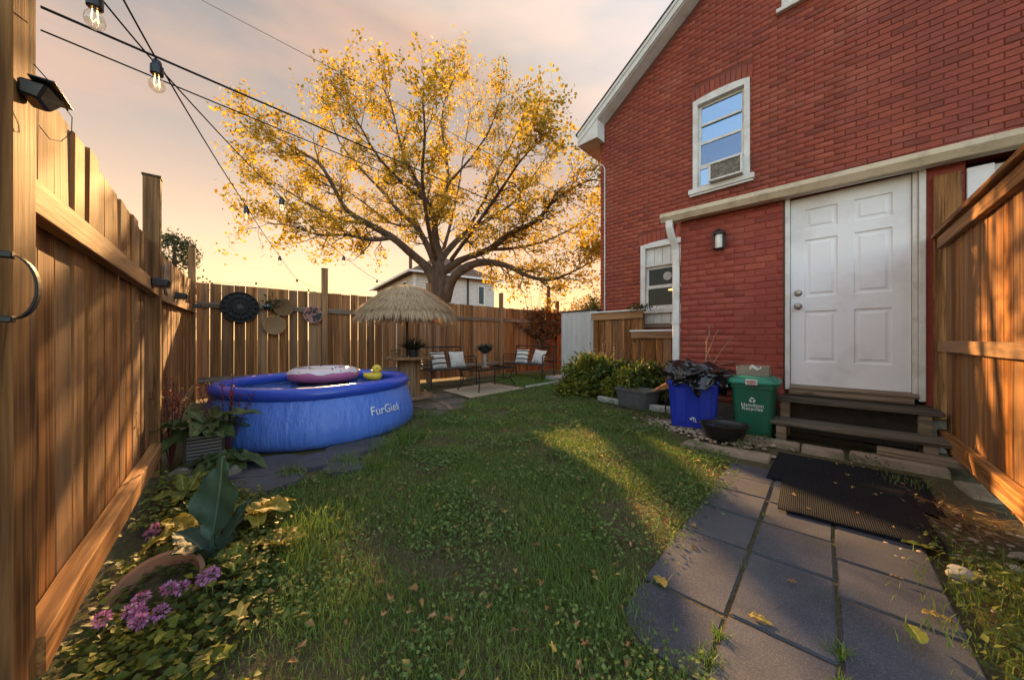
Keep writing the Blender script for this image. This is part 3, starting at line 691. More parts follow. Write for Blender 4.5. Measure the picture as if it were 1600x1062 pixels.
def paver(s0, s1, r0, r1, label, zt=.009, rounded=None):
    """path paver: s along the path, r across it, measured from the joint crossing"""
    g = .0045; c = L1 + G*((s0+s1)/2) + RP*((r0+r1)/2); hs, hr = (s1-s0)/2-g, (r1-r0)/2-g
    poly = []
    if rounded:
        r1, r2 = .05, .17
        poly = [(-hs, -hr), (hs, -hr)] + [(hs-r1+r1*math.cos(R(a)), hr-r1+r1*math.sin(R(a))) for a in (0, 30, 60, 90)] + [(-hs+r2-r2*math.sin(R(a)), hr-r2+r2*math.cos(R(a))) for a in (0, 22, 45, 67, 90)]
    else: poly = [(-hs, -hr), (hs, -hr), (hs, hr), (-hs, hr)]
    if True:                      # worn, slightly chipped edges
        q = []
        for i, p0 in enumerate(poly):
            p1 = poly[(i+1) % len(poly)]; m = max(1, int(math.hypot(p1[0]-p0[0], p1[1]-p0[1])/.04))
            for j in range(m):
                f = j/m; k = 1-random.choice((0, .002, .003, .006, .016 if random.random() < .12 else .004)); q.append(((p0[0]+(p1[0]-p0[0])*f)*k, (p0[1]+(p1[1]-p0[1])*f)*k))
        poly = q
    b = MB(); b.prism(poly, -.05, 0)
    o = b.build('paver', m_slate, None, (c.x, c.y, zt+random.uniform(-.003, .003)), (random.uniform(-.008, .008), random.uniform(-.008, .008), GA+random.uniform(-.006, .006)), bevel=.006, seg=2)
    return tag(o, label, 'paver', 'dark slate pavers of the path')
def path_bed():
    c = [L1+G*s+RP*r for s, r in ((-1.35, .0), (-1.35, .60), (.52, .60), (.96, .28), (.96, -.28), (-1.15, -.27), (-1.25, -.12))]
    o = MB().prism([(p.x, p.y) for p in c], -.04, .0015).build('path_bed', m_soil); tag(o, kind='structure')
path_bed()
# columns: a (next to the lawn), b (middle), c (towards the fence); +local y of a paver points to the lawn
PV = [(-1.20, -.87, 'a'), (-.87, -.36, 'a'), (-.36, .0, 'a'), (.0, .33, 'a'), (.33, .62, 'a'), (.62, .95, 'a'),
      (-1.45, -.855, 'b'), (-.855, -.36, 'b'), (-.36, .0, 'b'), (.0, .31, 'b'), (.31, .63, 'b'), (.63, .95, 'b'),
      (-1.45, -.98, 'c'), (-.98, -.46, 'c'), (-.46, -.155, 'c'), (-.155, .18, 'c'), (.18, .5, 'c')]
CR = {'a': (-.30, 0), 'b': (0, .294), 'c': (.294, .615)}
WH = {'a': 'in the column along the lawn', 'b': 'in the middle column', 'c': 'in the column nearest the right fence'}
ORD = ['nearest', 'second', 'third', 'fourth', 'fifth', 'sixth', 'seventh']; cnt = {'a': 0, 'b': 0, 'c': 0}
for s0, s1, c in PV:
    paver(s0, s1, *CR[c], f'dark slate paver {WH[c]}, {ORD[cnt[c]]} from the camera', rounded=(c == 'a' and cnt[c] == 0)); cnt[c] += 1
# pale pavers between path and bins
for (x, y, lx, ly, a, lb) in ((2.03, 2.93, .36, .20, .03, 'pale grey paver at the head of the path beside the mats'), (1.78, 3.13, .34, .22, -.05, 'pale grey paver between the lawn and the black tub')):
    o = MB().box(-lx/2, lx/2, -ly/2, ly/2, -.05, 0).build('paver', m_slab, None, (x, y, .02), (.01, -.008, HA+a), bevel=.008, seg=2, jit=.004); tag(o, lb, 'paver')
# mats
def mat_rubber():
    t = NT('ribbed_mat'); v = t.coords('Object', rand=False); w = t.n('ShaderNodeTexWave', wave_type='BANDS', bands_direction='X'); w.inputs['Scale'].default_value = 34; t.l(v, w.inputs['Vector'])
    n1 = t.noise(v, 300, 2); n2 = t.noise(v, 5, 5, .6)
    col = t.ramp(t.math('MULTIPLY', w.outputs['Fac'], n1), [(.1, (.004, .005, .007)), (.6, (.014, .017, .026))])
    col = t.mix(t.math('MULTIPLY', t.math('SUBTRACT', n2, .5, clamp=True), 1.0), col, (.04, .038, .038))
    col = t.mix(t.math('MULTIPLY', t.math('SUBTRACT', t.noise(v, 90, 3, .7), .64, clamp=True), 3), col, (.2, .17, .13))
    return t.done(t.bsdf(col, .85, 0, .2, t.bump(t.math('ADD', w.outputs['Fac'], n1), .8, .006)))
m_mat = mat_rubber()
def doormat(cx, cy, w, l, a, z, label):
    b = MB(); nx, ny = 8, 10; vs = []; fs = []
    for j in range(ny+1):
        for i in range(nx+1):
            x, y = (i/nx-.5)*w, (j/ny-.5)*l; vs.append((x, y, .007+.004*noise.noise(Vector((x*5, y*5, cx*9)))))
    for j in range(ny):
        for i in range(nx): fs.append((j*(nx+1)+i, j*(nx+1)+i+1, (j+1)*(nx+1)+i+1, (j+1)*(nx+1)+i))
    b.add(vs, fs); o = b.build('doormat', m_mat, None, (cx, cy, z), (0, 0, a), smooth=True)
    sm = o.modifiers.new('thick', 'SOLIDIFY'); sm.thickness = .008; sm.offset = -1
    return tag(o, label, 'mat', 'black mats in front of the steps')
doormat(2.035, 2.045, .62, .80, R(-41), .023, 'ribbed black doormat lying nearer the path pavers')
doormat(2.37, 2.40, .80, .74, R(-44), .014, 'wider black doormat partly under the other, nearer the steps')

# ------------------------------------------------------------------ bins and things beside the steps
def tapered_bin(b, w0, w1, d0, d1, h, r=.03, n=4, z0=0):
    """rounded rectangle loft"""
    def ring(w, d, z):
        pts = []
        for cx, cy, a0 in ((w/2-r, d/2-r, 0), (-w/2+r, d/2-r, 90), (-w/2+r, -d/2+r, 180), (w/2-r, -d/2+r, 270)):
            for k in range(n+1): a = R(a0+90*k/n); pts.append((cx+r*math.cos(a), cy+r*math.sin(a), z))
        return pts
    return ring
def loft(rings, cap0=True, cap1=True):
    b = MB(); k = len(rings[0]); vs = sum(rings, []); fs = []
    for i in range(len(rings)-1):
        for j in range(k): fs.append((i*k+j, i*k+(j+1) % k, (i+1)*k+(j+1) % k, (i+1)*k+j))
    if cap0: fs.append(tuple(range(k))[::-1])
    if cap1: fs.append(tuple(range((len(rings)-1)*k, len(rings)*k)))
    return b.add(vs, fs)
def rrect(w, d, z, r=.03, n=4):
    pts = []
    for cx, cy, a0 in ((w/2-r, d/2-r, 0), (-w/2+r, d/2-r, 90), (-w/2+r, -d/2+r, 180), (w/2-r, -d/2+r, 270)):
        for k in range(n+1): a = R(a0+90*k/n); pts.append((cx+r*math.cos(a), cy+r*math.sin(a), z))
    return pts
def text_mesh(txt, size, extrude=.0008):
    cu = bpy.data.curves.new('t', 'FONT'); cu.body = txt; cu.size = size; cu.extrude = extrude; cu.align_x = 'CENTER'; cu.resolution_u = 3
    o = bpy.data.objects.new('t', cu); COL.objects.link(o); bpy.context.view_layer.update()
    me = bpy.data.meshes.new_from_object(o.evaluated_get(bpy.context.evaluated_depsgraph_get())); bpy.data.objects.remove(o); return me
m_print = simple('white_print', (.8, .8, .78), (.7, .7, .68), 30, rough=.5, bump=0)
m_blue = simple('blue_plastic', (.010, .035, .38), (.008, .026, .30), 4, rough=.38, bump=.04, dirt=(.05, .06, .13), dscale=6, damt=.4)
m_green = simple('green_plastic', (.010, .13, .075), (.008, .10, .06), 4, rough=.45, bump=.05, dirt=(.05, .09, .06), dscale=6, damt=.4)
m_teal = simple('teal_lid', (.03, .26, .17), (.02, .2, .13), 4, rough=.45, bump=.05, dirt=(.08, .12, .09), dscale=6, damt=.4)
bb = empty('recycling_bin', (2.13, 3.93, .02), R(-32), 'square blue plastic recycling bin under the black bag', 'bin')
loft([rrect(.44, .40, 0), rrect(.445, .405, .03), rrect(.50, .45, .46), rrect(.505, .455, .47), rrect(.525, .475, .475), rrect(.525, .475, .52), rrect(.50, .45, .522), rrect(.47, .42, .40)], cap1=True).build('tub', m_blue, bb, smooth=40)
for sx in (-.12, .12):
    b = MB(); b.hexa([(sx-.05,-.213,.05),(sx+.05,-.213,.05),(sx+.05,-.20,.05),(sx-.05,-.20,.05)], [(sx-.055,-.233,.44),(sx+.055,-.233,.44),(sx+.055,-.222,.44),(sx-.055,-.222,.44)]); b.build('rib', m_blue, bb, bevel=.003)
b = MB()
for x0, z0, x1, z1 in ((-.02, .085, .0, .12), (.0, .12, .03, .10), (.005, .11, .012, .07), (.025, .09, .035, .065), (-.03, .10, -.012, .105)):
    b.tube([(x0, -.2145-z0*.05, z0), (x1, -.2145-z1*.05, z1)], .004, 5)
b.build('white_mark', m_print, bb)
gb = empty('green_bin', (2.60, 3.60, .0), R(-42), 'green lidded recycling cart with white lettering beside the steps', 'bin')
loft([rrect(.30, .32, 0, .05), rrect(.31, .33, .03, .05), rrect(.375, .39, .50, .05), rrect(.40, .415, .502, .05), rrect(.40, .415, .55, .05)]).build('body', m_green, gb, smooth=40)
lid = loft([rrect(.44, .46, .545, .07, 6), rrect(.45, .47, .565, .07, 6), rrect(.43, .45, .575, .07, 6), rrect(.425, .445, .59, .07, 6), rrect(.36, .38, .60, .07, 6), rrect(.355, .375, .615, .07, 6), rrect(.2, .2, .622, .05, 6)]).build('lid', m_teal, gb, smooth=40)
b = MB(); b.box(-.06, .06, .19, .22, .56, .68); b.build('handle', m_teal, lid, bevel=.01)
b = MB(); b.box(-.052, .052, -.262, -.238, .542, .60); b.build('lid_label', simple('label_white', (.62, .6, .56), rough=.5, bump=0), lid, bevel=.006)
b = MB()
for i, (zz, ww) in enumerate(((.588, .036), (.578, .034), (.567, .036), (.557, .03))): b.box(-ww, -ww+.016, -.2645, -.2628, zz-.003, zz+.003); b.box(-ww+.022, ww*.5, -.2645, -.2628, zz-.003, zz+.003); b.box(ww*.5+.006, ww, -.2645, -.2628, zz-.003, zz+.003)
b.build('label_print', simple('red_print', (.5, .1, .05), rough=.6, bump=0), lid)
TL = math.atan2(.03, .47)                 # slope of the front face
for txt, z in (('Hamilton', .312), ('Recycles', .275)):
    me = text_mesh(txt, .052); me.materials.append(m_print)
    link('lettering', me, None, gb, (0, -(.165+.03*(z-.03)/.47)-.003, z), (R(90)+TL, 0, 0))
b = MB()
for k in range(3):
    a = R(90+120*k); c, s = math.cos(a), math.sin(a)
    def rp(x, y): return (x*c-y*s, x*s+y*c)
    poly = [rp(*p) for p in ((.012, -.016), (.024, -.016), (.024, .004), (.030, .004), (.019, .018), (.006, .004), (.012, .004))]
    b.prism(poly, 0, .001)
b.build('recycling_symbol', m_print, gb, (0, -(.165+.03*.33/.47)-.003, .382), (R(90)+TL, 0, 0))
# brown paper tray left on the lid
tr = empty('waste_tray', (2.60, 3.62, .6235), R(-42), 'crumpled brown tray with white paper on top of the green bin', 'tray')
m_tray = simple('brown_tray', (.30, .25, .19), (.2, .17, .13), 8, rough=.8, bump=.3)
b = MB(); w, d, h, tt = .14, .10, .095, .006
b.box(-w, w, -d, d, 0, tt); b.box(-w, w, -d, -d+tt, tt, h); b.box(-w, w, d-tt, d, tt, h); b.box(-w, -w+tt, -d+tt, d-tt, tt, h); b.box(w-tt, w, -d+tt, d-tt, tt, h); b.build('tray', m_tray, tr, jit=.006)
b = MB(); vs = []; fs = []
for i in range(6):
    for j in range(4): vs.append((-.02+i*.02+random.uniform(-.006, .006), -.106+random.uniform(-.004, .003)+j*.006, .10-j*.028+.02*math.sin(i*1.3)))
for i in range(5):
    for j in range(3): fs.append((i*4+j, (i+1)*4+j, (i+1)*4+j+1, i*4+j+1))
b.add(vs, fs).build('paper', m_print, tr)
# black bin bag over the blue bin
def bin_bag():
    bm = bmesh.new(); bmesh.ops.create_icosphere(bm, subdivisions=6, radius=1)
    for v in bm.verts:
        p = v.co.copy(); d = noise.voronoi(p*2.3+Vector((3, 1, 5)))[0]; rid = (d[1]-d[0]); d2 = noise.voronoi(p*5.5)[0]
        k = .9 + .24*(1-2*abs(noise.noise(p*2.1+Vector((4, 7, 2))))) + .12*rid + .10*(1-2*abs(noise.noise(p*4.5+Vector((1, 3, 8)))))
        q = p*k; ang = math.atan2(p.y, p.x)
        z = q.z*.13 + .03
        if p.z < 0: z = q.z*.11*(1+.5*math.sin(ang*5)) - .03*abs(math.sin(ang*3.5))
        sink = .10*math.exp(-((p.x-.05)**2+(p.y+.1)**2)*6) if p.z > 0 else 0
        v.co = Vector((q.x*.325, q.y*.29, z*1.05 - sink + .05*noise.noise(p*2.6)))
    me = bpy.data.meshes.new('bag_film'); bm.to_mesh(me); bm.free(); me.shade_smooth(); return me
t = NT('black_film'); v = t.coords(rand=False); m_film = t.done(t.bsdf((.009, .009, .010), .14, 0, .8, t.bump(t.noise(v, 20, 4, .6, 1.2), .2, .02)))
bag = tag(link('bin_bag', bin_bag(), m_film, None, (2.17, 3.92, .575), (R(5), R(4), .3)), 'crumpled shiny black bin bag spilling over the blue bin', 'bag')
# dry twigs sticking out behind the bag
m_twig = simple('dry_twig', (.34, .2, .12), (.2, .11, .07), 20, rough=.85)
tw = empty('twig_bundle', (2.3, 4.05, .56), 0, 'bare dry twigs sticking up out of the black bag', 'twigs')
for pts in ([(0, 0, 0), (.05, .02, .2), (.14, .05, .38), (.20, .07, .46)], [(.02, 0, 0), (.05, .03, .18), (.06, .04, .36)], [(.06, 0, 0), (.10, -.02, .15), (.18, -.04, .29), (.24, -.05, .36)],
            [(.1, 0, .1), (.25, .02, .13), (.46, .0, .17)], [(.02, 0, .05), (.08, 0, .15), (.05, .02, .25)], [(.06, .05, .32), (.1, .06, .42), (.10, .07, .5)]):
    MB().tube(pts, [.007-.0015*i for i in range(len(pts))], 6).build('twig', m_twig, tw, smooth=True)
tw.scale = (1.25, 1.25, 1.25)
# black tub on the ground
tub = empty('planter_tub', (2.12, 3.36, .0), R(-20), 'low oval black tub full of dark water in front of the bins', 'tub')
b = MB(); b.lathe([(.12, 0), (.15, .02), (.195, .15), (.21, .152), (.212, .165), (.198, .165), (.18, .13), (.13, .03)], 36, sx=1.05, sy=.85); b.build('shell', m_black, tub, smooth=True)
t = NT('dark_water'); m_dwater = t.done(t.bsdf((.02, .022, .024), .08, 0, .5, t.bump(t.noise(t.coords(), 12, 2), .1, .01)))
b = MB(); b.lathe([(.188, .14), (.001, .1405)], 36, sx=1.05, sy=.85); b.build('water', m_dwater, tub)
b = MB(); b.tube([(-.05, .18, .15), (-.03, .195, .185), (.03, .195, .185), (.05, .18, .15)], .008, 6); b.build('handle', m_black, tub, smooth=True)
# grey tote with sticks
m_tote = simple('grey_tote', (.105, .108, .112), (.08, .083, .088), 5, rough=.5, bump=.05, dirt=(.14, .12, .09), dscale=6, damt=.4)
to = empty('storage_tote', (1.86, 4.98, .0), R(-58), 'open dark grey storage tote holding sticks beside the garden bed', 'tote')
loft([rrect(.46, .30, .0, .05), rrect(.47, .31, .02, .05), rrect(.55, .38, .255, .05), rrect(.585, .415, .257, .05), rrect(.585, .415, .28, .05), rrect(.545, .375, .28, .05), rrect(.47, .31, .05, .05)]).build('tub', m_tote, to, smooth=40)
for sx in (-.14, 0, .14):
    b = MB(); b.hexa([(sx-.05,-.158,.03),(sx+.05,-.158,.03),(sx+.05,-.15,.03),(sx-.05,-.15,.03)], [(sx-.055,-.192,.235),(sx+.055,-.192,.235),(sx+.055,-.18,.235),(sx-.055,-.18,.235)]); b.build('panel', m_tote, to, bevel=.003)
m_stick = simple('orange_stick', (.42, .2, .08), (.3, .13, .05), 12, (1, 1, .2), rough=.8)
sb = empty('stick_bundle', (1.93, 4.9, .2), 0, 'bundle of orange brown garden stakes leaning out of the grey tote', 'sticks')
for i in range(9):
    a = random.uniform(-.12, .12); MB().tube([(-.14+i*.012, .06-i*.018, -.03), (.33+i*.012, -.22+a*.35, .16+.022*i)], [.012, .010], 6).build('stake', m_stick, sb, smooth=True)
b = MB(); b.tube([(.15, -.02, .03), (-.2, .06, .08)], .009, 6); b.build('pale_stake', m_timber, sb, smooth=True)

# ------------------------------------------------------------------ wooden skirt panels against the house
sk = at_house('plank_screen', -2.65, -.34, 0, 'taller stained plank screen with white cap against the house corner', 'fence')
planks(sk, -1.05, -.03, .0, lambda x: .5, lambda x: 1.50, width=.135, gap=.006); rail(sk, -1.07, 0, -.04, -.002, 1.40, 1.535); rail(sk, -1.07, 0, -.04, -.002, .5, .6)
b = MB(); b.box(-1.1, .0, -.06, .05, 1.54, 1.57); b.build('cap', m_white, sk, bevel=.004)
for xx in (-1.05, -.08): post(sk, xx, xx+.07, .025, .09, 1.5, cap=False)
sk2 = at_house('plank_screen', -2.65, -.42, 0, 'lower plank screen with white sill under the ground floor window', 'fence')
planks(sk2, -.17, 1.0, .0, lambda x: .56, lambda x: 1.06, width=.135, gap=.006); rail(sk2, -.18, 1.0, -.04, -.002, 1.03, 1.145); rail(sk2, -.32, 1.0, -.045, -.002, .5, .6)
b = MB(); b.box(-.2, 1.0, -.065, .06, 1.148, 1.182); b.build('cap', m_white, sk2, bevel=.004)
for xx in (-.15, .9): post(sk2, xx, xx+.07, .025, .09, 1.1, cap=False)
# corrugated shed
m_shed = simple('shed_metal', (.50, .475, .45), (.42, .4, .38), 4, (1, 1, .2), rough=.55, bump=.05, dirt=(.3, .24, .18), dscale=4, damt=.4)
sh = at_house('garden_shed', -4.17, -.17, 0, 'pale ribbed metal garden shed beyond the corner of the house', 'shed')
for i in range(7):
    b = MB(); x0 = -.43+i*.125; b.box(x0, x0+.116, 0, .02, .02, 1.62); b.build('panel', m_shed, sh, bevel=.005)
    b = MB(); b.box(x0+.114, x0+.127, .008, .02, .02, 1.62); b.build('panel_joint', m_shed, sh)
b = MB(); b.box(-.455, -.43, -.005, 1.5, .0, 1.62); b.build('side_wall', m_shed, sh); b = MB(); b.box(-.43, .44, 1.48, 1.5, 0, 1.62); b.build('back_wall', m_shed, sh)
b = MB(); b.box(-.48, .47, -.03, 1.53, 1.622, 1.65); b.build('roof', m_bronze, sh, bevel=.004)

# ------------------------------------------------------------------ pool and floats
PC = Vector((-2.27, 3.98, 0)); NP = 96
def pool_r(z): return float(np.interp(z, [0, .04, .14, .28, .40, .46], [1.0, 1.045, 1.06, 1.035, .99, .965]))
t = NT('pool_vinyl'); v = t.coords(rand=False, stretch=(1, 1, .35)); wr = t.noise(v, 7, 4, .6, .8); m_pool = t.done(t.bsdf(t.ramp(wr, [(.3, (.06, .16, .56)), (.7, (.085, .205, .64))]), .42, 0, .45, t.bump(t.math('ADD', t.noise(t.coords(rand=False, stretch=(9, 9, .7)), 2.2, 3), wr), .6, .03)))
t = NT('rim_vinyl'); v = t.coords(rand=False); m_rim = t.done(t.bsdf((.022, .072, .46), .28, 0, .5, t.bump(t.noise(v, 9, 3), .25, .015)))
pool = empty('inflatable_pool', PC, 0, 'round light blue soft-sided pool with dark blue inflated rim', 'pool')
b = MB(); vs = []; fs = []; zs = [0, .02, .05, .1, .15, .2, .26, .32, .37, .42, .455]
for z in zs:
    for k in range(NP):
        a = 2*math.pi*k/NP; w = .008*noise.noise(Vector((math.cos(a)*6, math.sin(a)*6, z*2.5))) + .004*math.sin(a*40)*(z/.46)**3
        vs.append(((pool_r(z)+w)*math.cos(a), (pool_r(z)+w)*math.sin(a), z))
for i in range(len(zs)-1):
    for k in range(NP): fs.append((i*NP+k, i*NP+(k+1) % NP, (i+1)*NP+(k+1) % NP, (i+1)*NP+k))
b.add(vs, fs).build('side_wall', m_pool, pool, smooth=True)
b = MB(); vs = []; fs = []; nr = 14
for k in range(NP):
    a = 2*math.pi*k/NP; seam = abs(math.sin(a*7)); tr_ = .073 - .006*max(0, 1-seam*9) + .002*noise.noise(Vector((a*4, 0, 0))); rc = .93+.008*noise.noise(Vector((math.cos(a)*2, math.sin(a)*2, 5)))
    zc = .50+.012*noise.noise(Vector((math.cos(a)*1.5, math.sin(a)*1.5, 9)))
    for j in range(nr):
        p = 2*math.pi*j/nr; vs.append(((rc+tr_*math.cos(p))*math.cos(a), (rc+tr_*math.cos(p))*math.sin(a), zc+tr_*.92*math.sin(p)))
for k in range(NP):
    for j in range(nr): fs.append((k*nr+j, ((k+1) % NP)*nr+j, ((k+1) % NP)*nr+(j+1) % nr, k*nr+(j+1) % nr))
b.add(vs, fs).build('rim', m_rim, pool, smooth=True)
t = NT('pool_water'); v = t.coords(rand=False); m_water = t.done(t.bsdf(t.ramp(t.noise(v, 5, 3), [(.3, (.04, .10, .19)), (.7, (.08, .16, .26))]), .06, 0, .5, t.bump(t.noise(v, 11, 3, .5, .4), .18, .02)))
b = MB(); b.lathe([(.90, .455), (.001, .4555)], 64); b.build('water', m_water, pool)
me = text_mesh('FurGieá', .115, .0)                    # printed on the curved side wall
A0 = math.atan2(3.78-PC.y, -1.24-PC.x) - R(14)
for vtx in me.vertices:
    x, y = vtx.co.x, vtx.co.y; z = .24 + y*1.05; a = A0 + x/1.0; r = pool_r(z)+.0125
    vtx.co = (r*math.cos(a), r*math.sin(a), z)
me.materials.append(m_print); link('brand_print', me, None, pool)
do = empty('swim_ring', (-2.44, 4.37, .475), .2, 'pink and white sprinkled doughnut swim ring floating in the pool', 'swim ring')
def torus(Rr, r, sz, nu=48, nv=18, j0=0, j1=None, dz=0, drip=0):
    b = MB(); vs = []; fs = []; j1 = nv if j1 is None else j1; js = list(range(j0, j1+1))
    for k in range(nu):
        a = 2*math.pi*k/nu
        for j in js:
            p = 2*math.pi*j/nv
            if drip and j in (j0, j1): p += (1 if j == j0 else -1)*(.10*math.sin(a*6)+.08*math.sin(a*11+1))
            vs.append(((Rr+r*math.cos(p))*math.cos(a), (Rr+r*math.cos(p))*math.sin(a), r*sz*math.sin(p)+dz))
    m = len(js)
    for k in range(nu):
        for j in range(m-1): fs.append((k*m+j, ((k+1) % nu)*m+j, ((k+1) % nu)*m+j+1, k*m+j+1))
    return b.add(vs, fs)
m_pink = simple('pink_vinyl', (.52, .14, .30), (.46, .12, .26), 4, rough=.35, bump=.06); m_icing = simple('icing_vinyl', (.72, .62, .62), (.62, .5, .52), 6, rough=.35, bump=.08)
torus(.27, .145, .62, dz=.085).build('ring', m_pink, do, smooth=True); torus(.27, .149, .62, j0=1, j1=8, dz=.085, drip=1).build('icing', m_icing, do, smooth=True)
m_spr = [simple('sprinkle_dark', (.05, .04, .10), rough=.4, bump=0), simple('sprinkle_purple', (.25, .08, .3), rough=.4, bump=0), simple('sprinkle_gold', (.6, .4, .1), rough=.4, bump=0)]
for i in range(36):
    a, p = random.uniform(0, 6.28), R(random.uniform(35, 145)); c = Vector(((.27+.151*math.cos(p))*math.cos(a), (.27+.151*math.cos(p))*math.sin(a), .085+.151*.62*math.sin(p)))
    d = Vector((random.uniform(-1, 1), random.uniform(-1, 1), 0)).normalized()*.02
    MB().tube([c-d, c+d], .006, 5).build('sprinkle', random.choice(m_spr), do)
# rubber duck
dk = empty('rubber_duck', (-1.90, 4.60, .455), R(-15), 'yellow inflatable rubber duck floating near the pool rim', 'duck')
m_yel = simple('duck_yellow', (.72, .52, .06), (.66, .45, .05), 5, rough=.35, bump=.04); m_or = simple('duck_orange', (.7, .22, .02), rough=.4, bump=0)
def blob(rings, n=16):
    b = MB(); vs = []; fs = []
    for x, z, ry, rz in rings:
        for k in range(n): a = 2*math.pi*k/n; vs.append((x, ry*math.cos(a), z+rz*math.sin(a)))
    m = len(rings)
    for i in range(m-1):
        for k in range(n): fs.append((i*n+k, i*n+(k+1) % n, (i+1)*n+(k+1) % n, (i+1)*n+k))
    fs += [tuple(range(n))[::-1], tuple(range((m-1)*n, m*n))]; return b.add(vs, fs)
blob([(-.155, .085, .006, .008), (-.145, .075, .03, .022), (-.11, .055, .06, .04), (-.05, .05, .085, .05), (.02, .05, .09, .055), (.08, .055, .075, .055), (.11, .06, .045, .04), (.12, .06, .01, .01)]).build('body', m_yel, dk, smooth=80)
b = MB(); b.lathe([(.001, -.065), (.03, -.058), (.055, -.035), (.064, 0), (.055, .035), (.03, .058), (.001, .065)], 18, (.055, 0, .145)); b.build('head', m_yel, dk, smooth=80)
blob([(.105, .138, .03, .014), (.13, .136, .026, .010), (.15, .134, .012, .006)], 10).build('beak', m_or, dk, smooth=80)
for s in (-1, 1):
    b = MB(); b.lathe([(.001, 0), (.010, .0), (.008, .005), (.001, .006)], 10); b.build('eye', m_black, dk, (.095, s*.045, .165), (R(-90*s), 0, 0))

# ------------------------------------------------------------------ spool table, straw parasol, potted grass
SPX, SPY = -1.80, 5.88
sp = empty('spool_table', (SPX, SPY, 0), .3, 'wooden cable spool used as a bar table under the straw parasol', 'table')
b = MB(); b.lathe([(.40, 0), (.405, .01), (.405, .035), (.40, .045)], 48); b.build('base_disc', m_spool, sp)
for i in range(16):
    a0, a1 = 2*math.pi*i/16+.015, 2*math.pi*(i+1)/16-.015; b = MB()
    b.add([(r*math.cos(a), r*math.sin(a), z) for z in (.046, .665) for r, a in ((.165, a0), (.185, a0), (.185, a1), (.165, a1))], [(0,1,2,3), (7,6,5,4), (0,4,5,1), (1,5,6,2), (2,6,7,3), (3,7,4,0)]); b.build('stave', m_spool, sp)
b = MB(); b.lathe([(.415, .666), (.422, .675), (.422, .70), (.415, .71)], 48); b.build('top_disc', m_spool, sp)
m_straw = simple('straw_under', (.38, .24, .09), (.26, .16, .06), 30, (1, 1, .1), rough=.9, bump=.3)
um = empty('straw_parasol', (SPX-.04, SPY+.02, .711), 0, 'straw thatched tiki parasol standing in the spool table', 'parasol')
b = MB(); b.tube([(0, 0, -.6), (0, 0, 1.2)], .019, 10); b.build('pole', m_bronze, um, smooth=True)
def canz(r): return float(np.interp(r, [0, .25, .42, .62, .80], [1.26, 1.20, 1.09, .93, .76]))
for k in range(8):
    a = 2*math.pi*k/8; MB().tube([(0, 0, canz(0)-.05), (.4*math.cos(a), .4*math.sin(a), canz(.4)-.03), (.78*math.cos(a), .78*math.sin(a), canz(.78)-.02)], .006, 5).build('rib', m_bronze, um)
b = MB(); n = 48; rs = [.02, .2, .4, .6, .79]; vs = []; fs = []
for r in rs:
    for k in range(n): a = 2*math.pi*k/n; sag = .03*abs(math.sin(a*4))*(r/.8)**2; vs.append((r*math.cos(a), r*math.sin(a), canz(r)-sag))
for i in range(4):
    for k in range(n): fs.append((i*n+k, i*n+(k+1) % n, (i+1)*n+(k+1) % n, (i+1)*n+k))
b.add(vs, fs).build('canopy', m_straw, um, smooth=True)
def straw():
    Ps = []; Ds = []; Ls = []
    for (r0, nn, ln) in ((.12, 500, .2), (.24, 900, .22), (.38, 1500, .24), (.52, 2000, .24), (.66, 2400, .22), (.755, 2600, .21)):
        a = RNG.uniform(0, 2*np.pi, nn); r = r0 + RNG.uniform(-.045, .045, nn); sag = .03*np.abs(np.sin(a*4))*(r/.8)**2
        z = np.interp(r, [0, .25, .42, .62, .80], [1.26, 1.20, 1.09, .93, .76])+.014-sag
        drop = 1.0 if r0 < .7 else 2.6
        d = np.stack([np.cos(a), np.sin(a), -np.full(nn, .75*drop)], 1) + RNG.normal(0, .12, (nn, 3))
        Ps.append(np.stack([r*np.cos(a), r*np.sin(a), z], 1)); Ds.append(d); Ls.append(ln*RNG.uniform(.75, 1.2, nn))
    P = np.concatenate(Ps); D = unit(np.concatenate(Ds)); L_ = np.concatenate(Ls); N_ = P.copy(); N_[:, 2] = .6
    return leaf_mesh('thatch', P, D, unit(N_), L_, np.full(len(L_), .011), foliage('straw', [(0, (.50, .34, .20)), (.5, (.66, .49, .31)), (1, (.76, .60, .42))], .38, .8, .15), fold=.06)
tag(link('thatch', straw(), None, um), kind='stuff')
# spiky grass pot
pg = empty('potted_grass', (SPX+.10, SPY-.1, .711), 0, 'dark spiky ornamental grass in a pot on the spool table', 'plant')
b = MB(); b.lathe([(.07, 0), (.09, .1), (.095, .1), (.095, .115), (.08, .115), (.075, .08)], 20); b.build('pot', m_black, pg, smooth=True)
n = 260; a = RNG.uniform(0, 6.28, n); tl_ = RNG.uniform(.25, 1.6, n)
m_spike = foliage('dark_blades', [(0, (.03, .025, .02)), (.5, (.05, .055, .025)), (1, (.13, .12, .05))], .2)
link('blades', leaf_mesh('blades', np.stack([np.cos(a)*.03, np.sin(a)*.03, np.full(n, .09)], 1), np.stack([np.cos(a)*tl_, np.sin(a)*tl_, np.ones(n)], 1), np.stack([np.cos(a)*-.5, np.sin(a)*-.5, np.ones(n)], 1), RNG.uniform(.18, .34, n), np.full(n, .012), m_spike, fold=.3), None, pg)
cr = empty('small_crate', (SPX-.22, SPY-.02, .711), .5, 'small wooden lattice crate on the spool table', 'crate')
b = MB()
for z in (.0, .10): frame = [b.box(-.08, .08, -.06, -.05, z, z+.025), b.box(-.08, .08, .05, .06, z, z+.025), b.box(-.08, -.07, -.05, .05, z, z+.025), b.box(.07, .08, -.05, .05, z, z+.025)]
for x in (-.078, .066): b.box(x, x+.012, -.062, -.05, .025, .1); b.box(x, x+.012, .05, .062, .025, .1)
